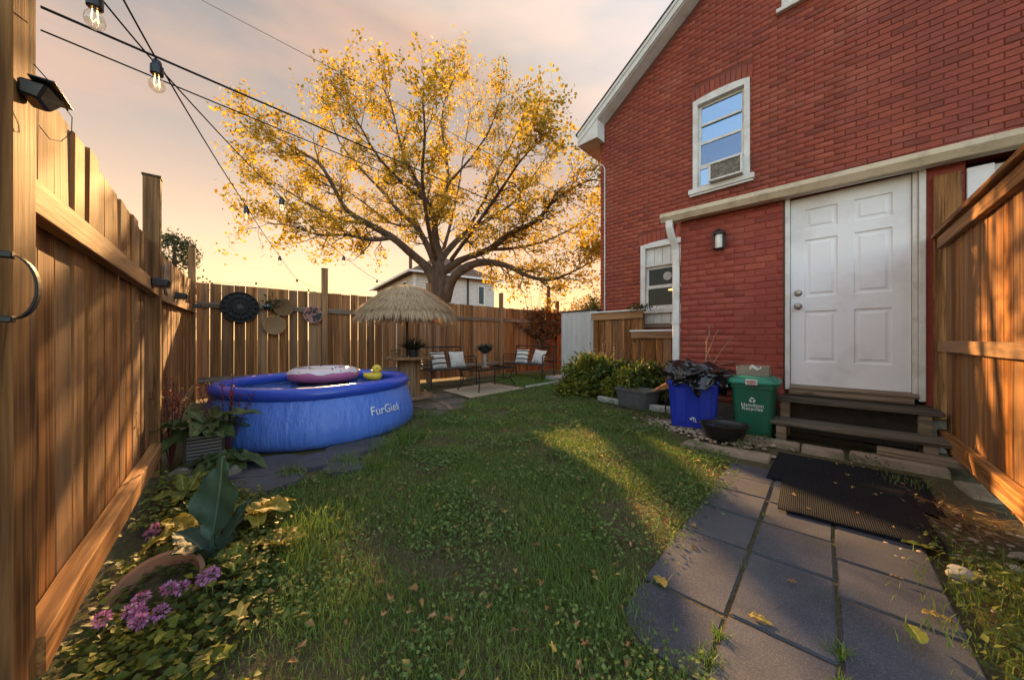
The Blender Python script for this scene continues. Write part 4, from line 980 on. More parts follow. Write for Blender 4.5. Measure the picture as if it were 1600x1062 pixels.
b.tube([(-.07, -.056, .025), (.07, -.056, .1)], .007, 4); b.tube([(.07, -.056, .025), (-.07, -.056, .1)], .007, 4); b.build('frame', m_spool, cr)

# ------------------------------------------------------------------ seating
m_rug = simple('jute_rug', (.46, .36, .25), (.36, .27, .18), 60, rough=.95, bump=.5, dirt=(.2, .15, .1), dscale=3, damt=.4)
b = MB(); b.prism([(-.714, 5.77), (.26, 6.93), (-.52, 7.75), (-1.36, 6.62)], .0, .014); rug = tag(b.build('outdoor_rug', m_rug, None, bevel=.003), 'flat beige outdoor rug under the patio table', 'rug')
m_seat = simple('seat_mesh', (.03, .027, .025), (.02, .018, .017), 60, rough=.7)
def bench(loc, ang, w, label):
    """metal garden bench: local x along the seat, front towards -y"""
    r = empty('garden_bench', (*loc, 0), ang, label, 'bench', 'metal garden benches'); T = lambda p, rad=.013, nm='leg': MB().tube(p, rad, 8).build(nm, m_bronze, r, smooth=True)
    h = w/2
    for s in (-1, 1):
        T([(s*h, -.30, 0), (s*h, -.30, .42), (s*h, -.29, .60), (s*h, -.24, .64), (s*h, .24, .60)], .013, 'arm'); T([(s*h, .30, 0), (s*h, .24, .40), (s*h, .30, .84)], .014, 'leg')
        T([(s*h, -.30, .38), (s*h, .24, .38)], .012, 'side_rail')
        T([(s*h, -.28, .50), (s*h, .25, .48)], .008, 'side_rail')
        T([(s*h, -.28, .56), (s*h, .26, .54)], .008, 'side_rail')
    T([(-h, .30, .84), (h, .30, .84)], .014, 'top_rail'); T([(-h, .25, .46), (h, .25, .46)], .011, 'back_rail'); T([(0, .25, .46), (0, .30, .84)], .011, 'back_rail')
    for s in (-1, 1):
        c = s*h/2; T([(c-h*.45, .30, .83), (c-h*.2, .285, .68), (c, .275, .62), (c+h*.2, .285, .68), (c+h*.45, .30, .83)], .007, 'back_curve'); T([(c-h*.45, .255, .48), (c-h*.2, .27, .58), (c, .275, .62), (c+h*.2, .27, .58), (c+h*.45, .255, .48)], .007, 'back_curve')
    MB().box(-h+.015, h-.015, -.30, .24, .375, .40).build('seat', m_seat, r, bevel=.008)
    return r
def cushion(loc, rot, label, mat, size=.37):
    b = MB(); n = 14; vs = []; fs = []
    for s in (1, -1):
        for j in range(n+1):
            for i in range(n+1):
                x, y = i/n*2-1, j/n*2-1; puff = (max(0, 1-abs(x)**2.6)*max(0, 1-abs(y)**2.6))**.6; pin = 1-.06*(1-abs(x))*abs(y)**4; pin2 = 1-.06*(1-abs(y))*abs(x)**4
                vs.append((x*size/2*pin2, s*(.004+.075*puff), y*size/2*pin))
    m = (n+1)**2
    for s in (0, 1):
        for j in range(n):
            for i in range(n): q = (s*m+j*(n+1)+i, s*m+j*(n+1)+i+1, s*m+(j+1)*(n+1)+i+1, s*m+(j+1)*(n+1)+i); fs.append(q if s == 0 else q[::-1])
    return tag(b.add(vs, fs).build('cushion', mat, None, loc, rot, smooth=True), label, 'cushion', 'throw cushions on the benches')
def cush_mat(name, stripes):
    t = NT(name); v = t.coords('Object', rand=False); sep = t.n('ShaderNodeSeparateXYZ'); t.l(v, sep.inputs[0]); f = t.noise(v, 160, 2)
    col = t.ramp(f, [(.3, (.52, .48, .42)), (.7, (.66, .62, .56))])
    if stripes:
        w = t.math('GREATER_THAN', t.math('SINE', t.math('MULTIPLY', sep.outputs[2], 58)), .66); col = t.mix(w, col, (.02, .018, .018))
    else:
        vo = t.noise(v, 9, 2, .5, 2.5); w = t.math('LESS_THAN', t.math('ABSOLUTE', t.math('SUBTRACT', vo, .5)), .014); col = t.mix(t.math('MULTIPLY', w, .7), col, (.08, .09, .08))
    return t.done(t.bsdf(col, .92, 0, .1, t.bump(f, .3, .003)))
m_cs, m_cp = cush_mat('striped_cotton', True), cush_mat('printed_cotton', False)
BA = math.atan2(.70, .72)
bl_ = Vector((-1.42, 7.36)); bench(bl_, BA, 1.14, 'black metal garden bench along the back fence behind the table')
def on(o, ang, x, y, z): return (o.x+x*math.cos(ang)-y*math.sin(ang), o.y+x*math.sin(ang)+y*math.cos(ang), z)
cushion(on(bl_, BA, -.20, .03, .56), (R(-20), 0, BA+.08), 'striped cushion on the bench along the back fence', m_cs); cushion(on(bl_, BA, .30, .05, .56), (R(-20), 0, BA-.1), 'plain printed cushion on the bench along the back fence', m_cp)
BR = math.atan2(-.6, .8); br_ = Vector((.43, 8.72)); bench(br_, BR, 1.2, 'black metal garden bench beside the shed, facing the table')
cushion(on(br_, BR, -.24, .05, .57), (R(-20), 0, BR+.1), 'striped cushion on the bench beside the shed', m_cs); cushion(on(br_, BR, .30, .03, .57), (R(-22), R(5), BR-.12), 'plain printed cushion on the bench beside the shed', m_cp)
TA = math.atan2(.77, .64); tc_ = Vector((-.50, 6.90))
tb = empty('patio_table', (*tc_, .015), TA, 'low black metal patio table with glass top on the rug', 'table')
b = MB()
for (x0, x1, y0, y1) in ((-.55, .55, -.3, -.26), (-.55, .55, .26, .3), (-.55, -.51, -.26, .26), (.51, .55, -.26, .26)): b.box(x0, x1, y0, y1, .395, .425)
b.build('top_frame', m_bronze, tb); MB().box(-.51, .51, -.26, .26, .408, .416).build('glass_top', glassmat('table_glass', (.5, .5, .5), .35), tb)
for sx in (-1, 1):
    for sy in (-1, 1): MB().tube([(sx*.52, sy*.27, .40), (sx*.47, sy*.235, .28), (sx*.46, sy*.23, .18), (sx*.55, sy*.30, 0)], .013, 8).build('leg', m_bronze, tb, smooth=True)
for sy in (-1, 1): MB().tube([(-.46, sy*.23, .18), (.46, sy*.23, .18)], .009, 6).build('stretcher', m_bronze, tb)
for sx in (-1, 1): MB().tube([(sx*.46, -.23, .18), (sx*.46, .23, .18)], .009, 6).build('stretcher', m_bronze, tb)
ur = empty('pedestal_planter', (-.56, 6.98, .442), 0, 'black bowl of trailing leaves on a pale figurine stem on the table', 'planter')
m_fig = simple('figurine', (.36, .3, .24), (.18, .14, .11), 20, rough=.6, bump=.3)
b = MB(); b.lathe([(.09, 0), (.09, .012), (.03, .02), (.028, .05), (.045, .09), (.03, .13), (.04, .17), (.02, .22), (.03, .25), (.02, .27)], 14); b.build('stem', m_fig, ur, smooth=True)
b = MB(); b.lathe([(.02, .27), (.08, .30), (.135, .35), (.155, .40), (.16, .41), (.145, .41), (.10, .36)], 22); b.build('bowl', m_black, ur, smooth=True)
n = 260; d = rand_dirs(n, .9); link('leaves', leaf_mesh('leaves', np.stack([RNG.uniform(-.1, .1, n), RNG.uniform(-.1, .1, n), np.full(n, .4)], 1), d*np.array([1.3, 1.3, .6]), rand_dirs(n, 1.5), RNG.uniform(.06, .13, n), RNG.uniform(.015, .035, n), foliage('urn_leaf', [(0, (.03, .05, .03)), (1, (.10, .13, .08))])), None, ur)
# ------------------------------------------------------------------ things hung on the fences
def bf_world(x, y, z): return (-5.08+.747*x-.665*y, 5.4+.665*x+.747*y, z)
def lf_world(x, y, z): return (LF_O[0]-.6473*x-.7622*y, LF_O[1]+.7622*x-.6473*y, z)
def px(x, y, d): return ((x-800)/525*d, d, 1-(y-531)/525*d)
m_filig = simple('black_iron', (.014, .012, .011), (.01, .009, .008), 12, rough=.5, bump=.2)
# round iron filigree tray
def bx_for(xpix):          # fence coordinate seen at a photo column
    k = (xpix-800)/525; return (5.08+k*5.4)/(.747-k*.665)
def fence_disc(name, xp, yp, rad, label, cat, group=None):
    x = bx_for(xp); w = bf_world(x, -.03, 0); z = 1-(yp-531)/525*w[1]; return empty(name, (w[0], w[1], z), BF_A, label, cat, group), rad
fd, _ = fence_disc('iron_tray', 375, 480, .33, 'large round black iron filigree tray hung on the back fence', 'wall decoration')
torus(.335, .013, 1, 48, 8).build('rim', m_filig, fd, (0, 0, 0), (R(90), 0, 0)); torus(.24, .008, 1, 40, 6).build('ring', m_filig, fd, (0, 0, 0), (R(90), 0, 0)); torus(.13, .008, 1, 32, 6).build('ring', m_filig, fd, (0, 0, 0), (R(90), 0, 0))
b = MB(); b.lathe([(.06, 0), (.001, .004)], 24); b.build('centre', m_filig, fd, (0, -.004, 0), (R(90), 0, 0))
for k in range(16):
    a = 2*math.pi*k/16; c, s_ = math.cos(a), math.sin(a)
    MB().tube([(.12*c, 0, .12*s_), (.33*c, 0, .33*s_)], .006, 5).build('spoke', m_filig, fd)
    o = torus(.043, .008, 1, 14, 5).build('scroll', m_filig, fd, (.288*math.cos(a+.2), 0, .288*math.sin(a+.2)), (R(90), 0, 0)); o2 = torus(.04, .008, 1, 14, 5).build('scroll', m_filig, fd, (.187*math.cos(a+.2), 0, .187*math.sin(a+.2)), (R(90), 0, 0))
b = MB(); b.lathe([(.331, .0), (.25, .012), (.001, .014)], 40); b.build('backing', simple('backing_dark', (.012, .011, .010), rough=.8, bump=.2), fd, (0, .022, 0), (R(90), 0, 0))
fd.scale = (.76, 1, .76)
def basket(xp, yp, rad, label, c1, c2, c3=None):
    r, _ = fence_disc('woven_basket', xp, yp, rad, label, 'basket', 'small woven plates on the back fence')
    t = NT('weave'); v = t.coords('Object', rand=False); g = t.n('ShaderNodeTexGradient', gradient_type='RADIAL'); t.l(v, g.inputs[0])
    ln = t.n('ShaderNodeVectorMath', operation='LENGTH'); t.l(v, ln.inputs[0])
    w1 = t.math('SINE', t.math('MULTIPLY', ln.outputs['Value'], 420)); w2 = t.math('SINE', t.math('MULTIPLY', g.outputs[0], 6.2832*20)); f = t.math('MULTIPLY_ADD', t.math('MULTIPLY', w1, w2), .5, .5)
    pat = t.math('GREATER_THAN', t.noise(v, 16, 2), .52) if c3 else None
    col = t.ramp(f, [(.2, c2), (.8, c1)])
    if c3: col = t.mix(pat, col, c3)
    m = t.done(t.bsdf(col, .85, 0, .2, t.bump(f, .6, .01)))
    b = MB(); b.lathe([(.001, 0), (rad*.6, .004), (rad*.93, .03), (rad, .036), (rad, .042), (rad*.9, .04), (rad*.6, .014), (.001, .010)], 40); b.build('bowl', m, r, (0, 0, 0), (R(90), 0, 0), smooth=True)
    torus(rad, .008, 1, 40, 6).build('rim', simple('cane_rim', c1, c2, 40), r, (0, -.038, 0), (R(90), 0, 0)); return r
basket(442, 480, .155, 'brown woven basket plate on the rail of the back fence', (.24, .13, .06), (.07, .04, .02)); basket(428, 508, .165, 'pale woven basket plate below the other on the back fence', (.40, .24, .11), (.13, .07, .035))
basket(488, 492, .155, 'patterned pink and dark plate beside the fence post', (.40, .2, .17), (.26, .12, .10), (.04, .04, .035))
n = 120; tp = empty('rail_plant', bf_world(bx_for(424), -.06, 1.63), 0, 'small trailing green plant on the back fence rail', 'plant')
link('leaves', leaf_mesh('leaves', RNG.normal(0, .05, (n, 3)), rand_dirs(n, .3), rand_dirs(n, 1), RNG.uniform(.04, .08, n), RNG.uniform(.02, .04, n), foliage('rail_leaf', [(0, (.03, .045, .02)), (1, (.08, .1, .04))])), None, tp)
MB().tube([(0, 0, -.03), (.02, 0, .05)], .01, 5).build('stem', m_twig, tp)
# solar lamps on the rails
m_sol = simple('black_plastic', (.02, .02, .022), (.014, .014, .016), 10, rough=.3, bump=.03)
for wp, a, lb in ((lf_world(3.30, -.01, 1.36), LF_A, 'small black solar lamp on the left fence rail before the tall post'), (lf_world(4.6, -.01, 1.40), LF_A, 'small black solar lamp on the left fence rail past the tall post'),
                  (lf_world(6.9, -.01, 1.48), LF_A, 'small black solar lamp on the left fence rail by the corner post'), (bf_world(.92, -.02, 1.56), BF_A, 'small black solar lamp on the back fence rail beside the iron tray')):
    o = empty('solar_lamp', wp, a, lb, 'lamp', 'solar lamps on the fence rails')
    MB().hexa([(-.06,-.06,0),(.06,-.06,0),(.06,.015,0),(-.06,.015,0)], [(-.06,-.075,.045),(.06,-.075,.045),(.06,.015,.06),(-.06,.015,.06)]).build('housing', m_sol, o, bevel=.006)
    MB().hexa([(-.05,-.066,.0475),(.05,-.066,.0475),(.05,.005,.060),(-.05,.005,.060)], [(-.05,-.066,.050),(.05,-.066,.050),(.05,.005,.0625),(-.05,.005,.0625)]).build('panel', m_pane, o)
# wooden round plaque on the post and the pale box behind it
pq = empty('round_plaque', lf_world(3.72, -.012, 1.47), LF_A, 'round carved wooden plaque hanging on the tall post of the left fence', 'wall decoration')
m_plq = simple('plaque', (.42, .29, .2), (.16, .09, .06), 18, rough=.8, bump=.6, bdist=.01)
b = MB(); b.lathe([(.001, 0), (.12, 0), (.128, .008), (.12, .018), (.1, .012), (.001, .012)], 30); b.build('disc', m_plq, pq, (0, 0, 0), (R(90), 0, 0), smooth=True)
# iron latch bar on the near post
gh = empty('gate_handle', lf_world(1.235, -.03, 1.115), LF_A, 'curved black iron gate handle on the near left post', 'handle')
pts = []
for i in range(15):
    a = R(-80+160*i/14); pts.append((.03, -.036*math.cos(a)+.012, .07*math.sin(a)))
vs = []; fs = []
for p in pts:
    for dx, dy in ((-.011, -.0025), (.011, -.0025), (.011, .0025), (-.011, .0025)): vs.append((p[0]+dx, p[1]+dy, p[2]))
for i in range(14):
    for k in range(4): fs.append((i*4+k, i*4+(k+1) % 4, i*4+4+(k+1) % 4, i*4+4+k))
fs += [(3, 2, 1, 0), tuple(range(56, 60))]
MB().add(vs, fs).build('bar', m_filig, gh, bevel=.002)
for s in (-1, 1): MB().box(.02, .042, .008, .034, s*.07-.007, s*.07+.007).build('foot', m_black, gh, bevel=.002)
br0 = empty('lamp_bracket', lf_world(1.385, -.002, 1.595), LF_A, 'black plastic solar light bracket with loose wires on the near left post', 'bracket')
MB().hexa([(-.06,-.05,-.03),(.05,-.05,-.03),(.06,-.001,-.02),(-.06,-.001,-.02)], [(-.07,-.075,.035),(.07,-.09,.03),(.08,-.001,.035),(-.07,-.001,.035)]).build('housing', m_sol, br0, bevel=.008)
MB().box(-.09, .12, -.095, -.03, .037, .045).build('panel', m_sol, br0, bevel=.003)
MB().tube([(.10, -.07, .045), (.17, -.08, .03), (.21, -.07, -.02), (.2, -.06, -.05)], .0016, 5).build('wire', m_black, br0); MB().tube([(.02, -.03, -.10), (.09, -.04, -.12), (.17, -.05, -.09), (.2, -.06, -.05)], .0016, 5).build('wire', m_black, br0)
MB().tube([(-.14, -.06, .06), (-.03, -.1, .02), (.03, -.1, -.005)], .002, 5).build('wire', m_black, br0)

br0.scale = (.62, .62, .62)
# ------------------------------------------------------------------ string lights and cables
m_cable = simple('black_cable', (.012, .011, .011), rough=.6, bump=0)
t = NT('bulb_glass'); g1 = t.n('ShaderNodeBsdfTransparent'); g1.inputs[0].default_value = (.95, .9, .82, 1); g2 = t.n('ShaderNodeBsdfGlossy'); g2.inputs['Roughness'].default_value = .05
lw = t.n('ShaderNodeLayerWeight'); lw.inputs[0].default_value = .25; fmix = t.math('MULTIPLY_ADD', lw.outputs['Facing'], .45, .05); mx = t.n('ShaderNodeMixShader'); t.l(fmix, mx.inputs[0]); t.l(g1.outputs[0], mx.inputs[1]); t.l(g2.outputs[0], mx.inputs[2]); m_bulb = t.done(mx.outputs[0])
m_fil = emitmat('filament', (1.0, .55, .16), 2.5)
SOCK = MB().lathe([(.001, .03), (.012, .03), (.016, .022), (.0165, .008), (.0215, .004), (.0215, -.03), (.017, -.034), (.001, -.034)], 14).mesh('socket', smooth=True); SOCK.materials.append(m_sol)
GLB = MB().lathe([(.014, -.034), (.016, -.044), (.0245, -.060), (.0275, -.076), (.024, -.092), (.012, -.103), (.001, -.105)], 16).mesh('glass', smooth=True); GLB.materials.append(m_bulb)
FIL = MB().tube([(-.006, 0, -.035), (-.009, 0, -.072), (-.003, 0, -.082), (.003, 0, -.07), (.009, 0, -.082), (.006, 0, -.036)], .0013, 5).mesh('filament'); FIL.materials.append(m_fil)
def string(name, pts, label, cat, bulbs=(), rad=.0025, sag=0.0, group=None, sub=6):
    P = [Vector(p) for p in pts]; o = empty(name, P[0], 0, label, cat, group); path = []
    for a, c in zip(P[:-1], P[1:]):
        for k in range(sub): s = k/sub; q = a.lerp(c, s); q.z -= sag*4*s*(1-s)*(c-a).length; path.append(q-P[0])
    path.append(P[-1]-P[0]); MB().tube(path, rad, 6).build('cable', m_cable, o, smooth=True)
    for q in bulbs:
        e = link('socket', SOCK, None, o, Vector(q)-P[0]-Vector((0, 0, .021)), (0, 0, 0), (.66, .66, .66)); link('glass', GLB, None, e); link('filament', FIL, None, e, rot=(0, 0, random.uniform(0, 3)))
    return o
A = [px(150, -80, .72), px(245, 94, .95), px(385, 322, 2.0), px(437, 400, 3.3), px(464, 436, 4.8), px(502, 452, 6.45)]
string('string_light', A, 'string of clear bulbs running from overhead down to the back fence post', 'string lights', A[1:5], .0024, .01)
B = [px(60, -70, .62), px(148, -14, .8), px(244, 101, .97), px(440, 308, 1.95), px(537, 400, 3.2), px(589, 437, 4.8), px(625, 448, 5.85)]
string('string_light', B, 'string of clear bulbs running from overhead towards the straw parasol', 'string lights', [B[1], B[3], B[4], B[5]], .0022, .01)
Cc = [bf_world(.05, -.06, 1.93), px(400, 441, 5.66), px(482, 452, 6.35), bf_world(1.8, -.06, 1.9), bf_world(3.2, -.06, 1.9)]
string('string_light', Cc, 'string of lit bulbs hanging along the top of the back fence', 'string lights', [Cc[1], Cc[2]], .002, .02)
string('wire_span', [lf_world(1.45, -.01, 1.86), px(935, 380, 6.9)], 'thick dark cable stretched from the near left post to the house corner', 'cable', (), .0035, .004, 'cables over the yard', 16)
string('wire_span', [lf_world(1.45, -.01, 1.80), px(936, 398, 6.9)], 'thin dark cable just below the thick one over the yard', 'cable', (), .0022, .006, 'cables over the yard', 16)
string('wire_span', [px(200, -70, 9), px(318, 2, 8.6), px(520, 108, 8.0), px(737, 225, 7.4), px(936, 340, 6.95)], 'overhead service cable coming down to the house corner past the tree', 'cable', (), .006, .0, 'cables over the yard', 6)

# ------------------------------------------------------------------ the big tree behind the fence
TY = 13.2
m_bark = simple('bark', (.13, .085, .055), (.05, .033, .022), 6, (1, 1, .3), rough=.95, bump=.9, bscale=14, bdist=.05)
def tp3(x, y, dy):
    if y < 430: y = 430-(430-y)*.81
    if x < 690: x = 690-(690-x)*.87
    d = TY+dy*.85; return Vector(((x-800)/525*d, d, 1-(y-531)/525*d))
tree = empty('maple_tree', (tp3(688, 571, 0).x, TY, 0), 0, 'large spreading tree with yellow autumn leaves behind the back fence', 'tree')
T0 = Vector(tree.location)
LIMBS = [
 ([(690, 575, 0, .46), (688, 520, 0, .40), (686, 465, 0, .37), (684, 430, 0, .34), (684, 400, 0, .26), (682, 375, .1, .2)], 0),
 ([(676, 445, 0, .24), (664, 416, -.2, .21), (632, 385, -.5, .18), (601, 357, -.9, .16), (560, 332, -1.4, .13), (520, 305, -1.9, .10), (497, 262, -2.3, .08), (470, 215, -2.6, .06), (425, 185, -2.8, .035), (385, 160, -3.0, .02)], 1),
 ([(601, 357, -.9, .10), (565, 362, -1.6, .08), (520, 352, -2.3, .06), (470, 352, -2.8, .045), (420, 335, -3.2, .03), (380, 330, -3.4, .02)], 1),
 ([(560, 332, -1.4, .09), (505, 320, -.6, .07), (455, 295, 0, .05), (410, 265, .4, .035), (365, 235, .6, .02)], 1),
 ([(680, 415, 0, .19), (664, 372, .5, .16), (642, 334, 1.0, .14), (612, 305, 1.6, .11), (583, 268, 2.2, .08), (545, 225, 2.7, .06), (505, 170, 3.0, .035), (490, 120, 3.1, .02)], 1),
 ([(684, 395, 0, .2), (678, 350, -.3, .17), (676, 316, -.6, .15), (660, 285, -.8, .13), (645, 250, -1.0, .1), (628, 215, -1.2, .08), (612, 160, -1.4, .05), (600, 105, -1.5, .03), (585, 70, -1.6, .02)], 1),
 ([(677, 330, -.5, .13), (688, 294, .2, .11), (700, 253, .7, .09), (697, 203, 1.1, .07), (690, 140, 1.3, .05), (697, 85, 1.4, .03), (712, 45, 1.4, .02)], 1),
 ([(688, 400, 0, .18), (705, 375, .6, .16), (728, 348, 1.2, .13), (764, 322, 1.8, .10), (800, 292, 2.3, .08), (827, 250, 2.7, .055), (852, 205, 2.9, .03)], 1),
 ([(692, 425, 0, .2), (718, 402, -.5, .17), (764, 380, -1.1, .14), (800, 348, -1.6, .11), (838, 325, -2.1, .085), (863, 290, -2.4, .06), (905, 255, -2.6, .04), (932, 245, -2.7, .02)], 1),
 ([(696, 470, 0, .26), (704, 442, -.3, .23), (722, 420, -.6, .2), (752, 405, -.9, .16), (790, 411, -1.3, .12), (827, 432, -1.8, .085), (862, 437, -2.2, .06), (900, 420, -2.5, .035), (930, 400, -2.7, .02)], 1),
 ([(764, 380, -1.1, .09), (800, 378, -.4, .07), (850, 365, .3, .05), (900, 335, .8, .03), (925, 310, 1.0, .02)], 1),
 ([(660, 285, -.8, .09), (618, 250, -1.8, .07), (575, 200, -2.6, .05), (545, 145, -3.2, .03), (520, 100, -3.4, .02)], 1),
 ([(700, 253, .7, .07), (735, 205, .2, .05), (765, 150, -.3, .035), (780, 95, -.6, .02)], 1),
 ([(728, 348, 1.2, .09), (755, 290, .4, .07), (775, 235, -.3, .05), (800, 175, -.9, .03), (815, 130, -1.2, .02)], 1),
 ([(642, 334, 1.0, .08), (600, 330, 2.2, .06), (550, 290, 3.4, .045), (500, 255, 4.2, .03), (450, 235, 4.8, .02)], 1),
 ([(684, 410, 0, .12), (700, 350, 2.0, .09), (715, 270, 3.8, .06), (725, 190, 5.0, .04), (735, 110, 5.6, .02)], 1),
 ([(680, 400, -.2, .12), (665, 330, -2.0, .09), (655, 240, -3.6, .06), (660, 160, -4.6, .04), (655, 90, -5.0, .02)], 1),
 ([(705, 400, -.4, .1), (740, 340, -2.2, .08), (780, 270, -3.6, .055), (810, 215, -4.4, .03), (835, 180, -4.8, .02)], 1)]
wood_b = MB(); twigs = []
def smooth_path(pts, sub=3):
    P = [tp3(p[0], p[1], p[2]) for p in pts]; Rr = [p[3] for p in pts]; out = []; ro = []
    for i in range(len(P)-1):
        p0, p1, p2, p3 = P[max(i-1, 0)], P[i], P[i+1], P[min(i+2, len(P)-1)]
        for k in range(sub):
            s = k/sub; q = .5*((2*p1)+(-p0+p2)*s+(2*p0-5*p1+4*p2-p3)*s*s+(-p0+3*p1-3*p2+p3)*s**3); out.append(q); ro.append((Rr[i]+(Rr[i+1]-Rr[i])*s)*(1+.16*noise.noise(q*2.3)))
    return out+[P[-1]], ro+[Rr[-1]]
def grow(p, d, length, r, lev):
    n = 4; pts = [p]; rs = [r]; q = p.copy(); dd = d.copy()
    for i in range(n):
        dd = (dd + Vector((random.gauss(0, .22), random.gauss(0, .22), random.gauss(.05, .18)))).normalized(); q = q + dd*length/n; pts.append(q.copy()); rs.append(r*(1-.78*(i+1)/n))
    wood_b.tube([x-T0 for x in pts], rs, 5 if lev == 1 else 4, cap=False)
    for i in range(1, n+1):
        if lev < 3:
            for _ in range(1 if random.random() < .8 else 2):
                a = dd.orthogonal().normalized(); a.rotate(Matrix.Rotation(random.uniform(0, 6.28), 3, dd)); nd_ = (dd*.7 + a*random.uniform(.5, 1.0) + Vector((0, 0, .12))).normalized()
                grow(pts[i], nd_, length*random.uniform(.42, .66), rs[i]*.7+.002, lev+1)
        if lev >= 2: twigs.append((pts[i], dd.copy(), lev))
CROWN_C = tp3(655, 240, 0)
for pts, spawn in LIMBS:
    P, Rr = smooth_path(pts); Rr = [r if r > .3 else r*.82 for r in Rr]; wood_b.tube([q-T0 for q in P], Rr, 10 if Rr[0] > .2 else 8)
    if not spawn: continue
    for i in range(2, len(P)):
        if Rr[i] < .13:
            d = (P[i]-P[i-1]).normalized(); k = 1 if random.random() < .75 else 2
            if i == len(P)-1: k = 3
            for _ in range(k):
                a = d.orthogonal().normalized(); a.rotate(Matrix.Rotation(random.uniform(0, 6.28), 3, d)); out = (P[i]-CROWN_C).normalized()
                grow(P[i], (d*.55+a*.75+out*.35+Vector((0, 0, .15))).normalized(), random.uniform(.6, 1.15), min(.03, Rr[i]*.5), 1)
wood_b.build('trunk', m_bark, tree, smooth=70)
m_autumn = foliage('autumn_leaf', [(0, (.18, .17, .03)), (.15, (.36, .26, .03)), (.55, (.64, .41, .045)), (.85, (.70, .46, .06)), (1, (.45, .19, .025))], .6, .6)
def crown():
    Pl = []; Dl = []; 
    for p, d, lev in twigs:
        if random.random() < .57: continue
        for _ in range(random.choice((1, 1, 2, 3, 5)) if lev == 3 else 1):
            Pl.append(p-T0+Vector((random.gauss(0, .10), random.gauss(0, .10), random.gauss(0, .09)))); Dl.append(d + Vector((random.gauss(0, .7), random.gauss(0, .7), random.gauss(-.45, .5))))
    P = np.array(Pl); D = np.array(Dl); n = len(P)
    return leaf_mesh('crown', P, D, rand_dirs(n, .8), RNG.uniform(.075, .135, n), RNG.uniform(.06, .11, n), m_autumn, fold=.14)
link('crown', crown(), None, tree)

# ------------------------------------------------------------------ beyond the fences
nh = empty('neighbour_house', (-6.4, 22, 0), R(35), 'pale sided house with brown hipped roof behind the tree', 'house')
def sided(u0, u1, z0, z1, side):
    b = MB(); k = int((z1-z0)/.2)
    for i in range(k):
        z = z0+i*.2
        if side == 'x': b.hexa([(u0,-.03,z),(u1,-.03,z),(u1,.1,z),(u0,.1,z)], [(u0,0,z+.198),(u1,0,z+.198),(u1,.1,z+.198),(u0,.1,z+.198)])
        else: b.hexa([(-.03,u0,z),(.1,u0,z),(.1,u1,z),(-.03,u1,z)], [(0,u0,z+.198),(.1,u0,z+.198),(.1,u1,z+.198),(0,u1,z+.198)])
    return b.build('wall', m_siding, nh)
sided(.105, 6.15, 0, 5.4, 'x'); sided(.105, 9.9, 0, 5.4, 'y')
b = MB(); b.box(.11, 6.1, .11, 9.8, 0, 5.38); b.build('core_wall', m_siding, nh)
b = MB(); b.box(-.06, .10, -.06, .10, 0, 5.38); b.build('corner_board', m_white, nh)
b = MB(); b.add([(-.5,-.5,5.45),(6.65,-.5,5.45),(6.65,10.4,5.45),(-.5,10.4,5.45),(3.05,3.1,7.6),(3.05,6.8,7.6)], [(0,1,4),(1,2,5,4),(2,3,5),(3,0,4,5),(3,2,1,0)]); rfh = b.build('roof', m_farroof, nh)
b = MB(); b.box(-.52, 6.67, -.56, -.5, 5.36, 5.5); b.build('gutter', m_white, nh); b = MB(); b.box(-.56, -.5, -.5, 10.4, 5.36, 5.5); b.build('gutter', m_white, nh)
b = MB(); b.box(1.0, 1.2, 4.0, 4.2, 6.0, 7.5); b.build('vent_pipe', m_farroof, rfh)
for (x0, x1, z0, z1) in ((4.7, 5.3, 3.55, 5.0), (1.6, 2.3, 3.55, 5.0)):
    b = MB(); frame_ring(b, x0, x1, z0, z1, .09, -.07, .0); w = b.build('window', m_white, nh); MB().box(x0+.09, x1-.09, -.045, -.035, z0+.09, z1-.09).build('pane', m_pane_dark, w); MB().box(x0+.1, x1-.1, -.032, -.031, z0+.1, z1-.1).build('dark_room_sheet', m_dark, w)  # near-black sheet behind the pane stands in for the unlit room
for (y0, y1, z0, z1) in ((1.4, 2.3, 4.1, 5.1), (5.4, 6.4, 4.1, 5.1)):
    b = MB(); b.box(-.08, -.035, y0, y1, z0, z1); w = b.build('window', m_white, nh); MB().box(-.09, -.081, y0+.1, y1-.1, z0+.1, z1-.1).build('pane', m_pane_dark, w)
MB().tube([(3.9, -.08, 0), (3.9, -.08, 5.4)], .06, 6).build('downspout', m_bronze, nh)
def leafy(name, loc, rx, ry, rz, n, ls, mat, label, cat, trunk=.06, h0=0, group=None, clump=60, hollow=.45):
    r = empty(name, loc, 0, label, cat, group); c = rand_dirs(clump)*np.array([rx, ry, rz])*RNG.uniform(hollow, 1, (clump, 1)); c[:, 2] += h0+rz
    idx = RNG.integers(0, clump, n); P = c[idx]+RNG.normal(0, 1, (n, 3))*np.array([rx, ry, rz])*.17; P[:, 2] = np.maximum(P[:, 2], .02)
    D = rand_dirs(n, .25)+unit(P-np.array([0, 0, h0+rz*.5]))*.8
    link('crown', leaf_mesh('crown', P, D, rand_dirs(n, 1.2), ls*RNG.uniform(.7, 1.3, n), ls*.5*RNG.uniform(.7, 1.3, n), mat), None, r)
    b = MB(); b.tube([(0, 0, 0), (.02, 0, h0+rz*.6), (0, .02, h0+rz*1.4)], [trunk, trunk*.7, trunk*.3], 7)
    for k in range(7): j = c[k*5 % clump]; b.tube([(0, 0, h0+rz*.4), tuple(j*.6+np.array([0, 0, (h0+rz)*.35])), tuple(j)], [trunk*.5, trunk*.35, trunk*.12], 5)
    b.build('trunk', m_bark, r, smooth=True); return r
m_dkgreen = foliage('dark_leaf', [(0, (.02, .035, .014)), (.6, (.045, .065, .024)), (1, (.09, .10, .03))], .3)
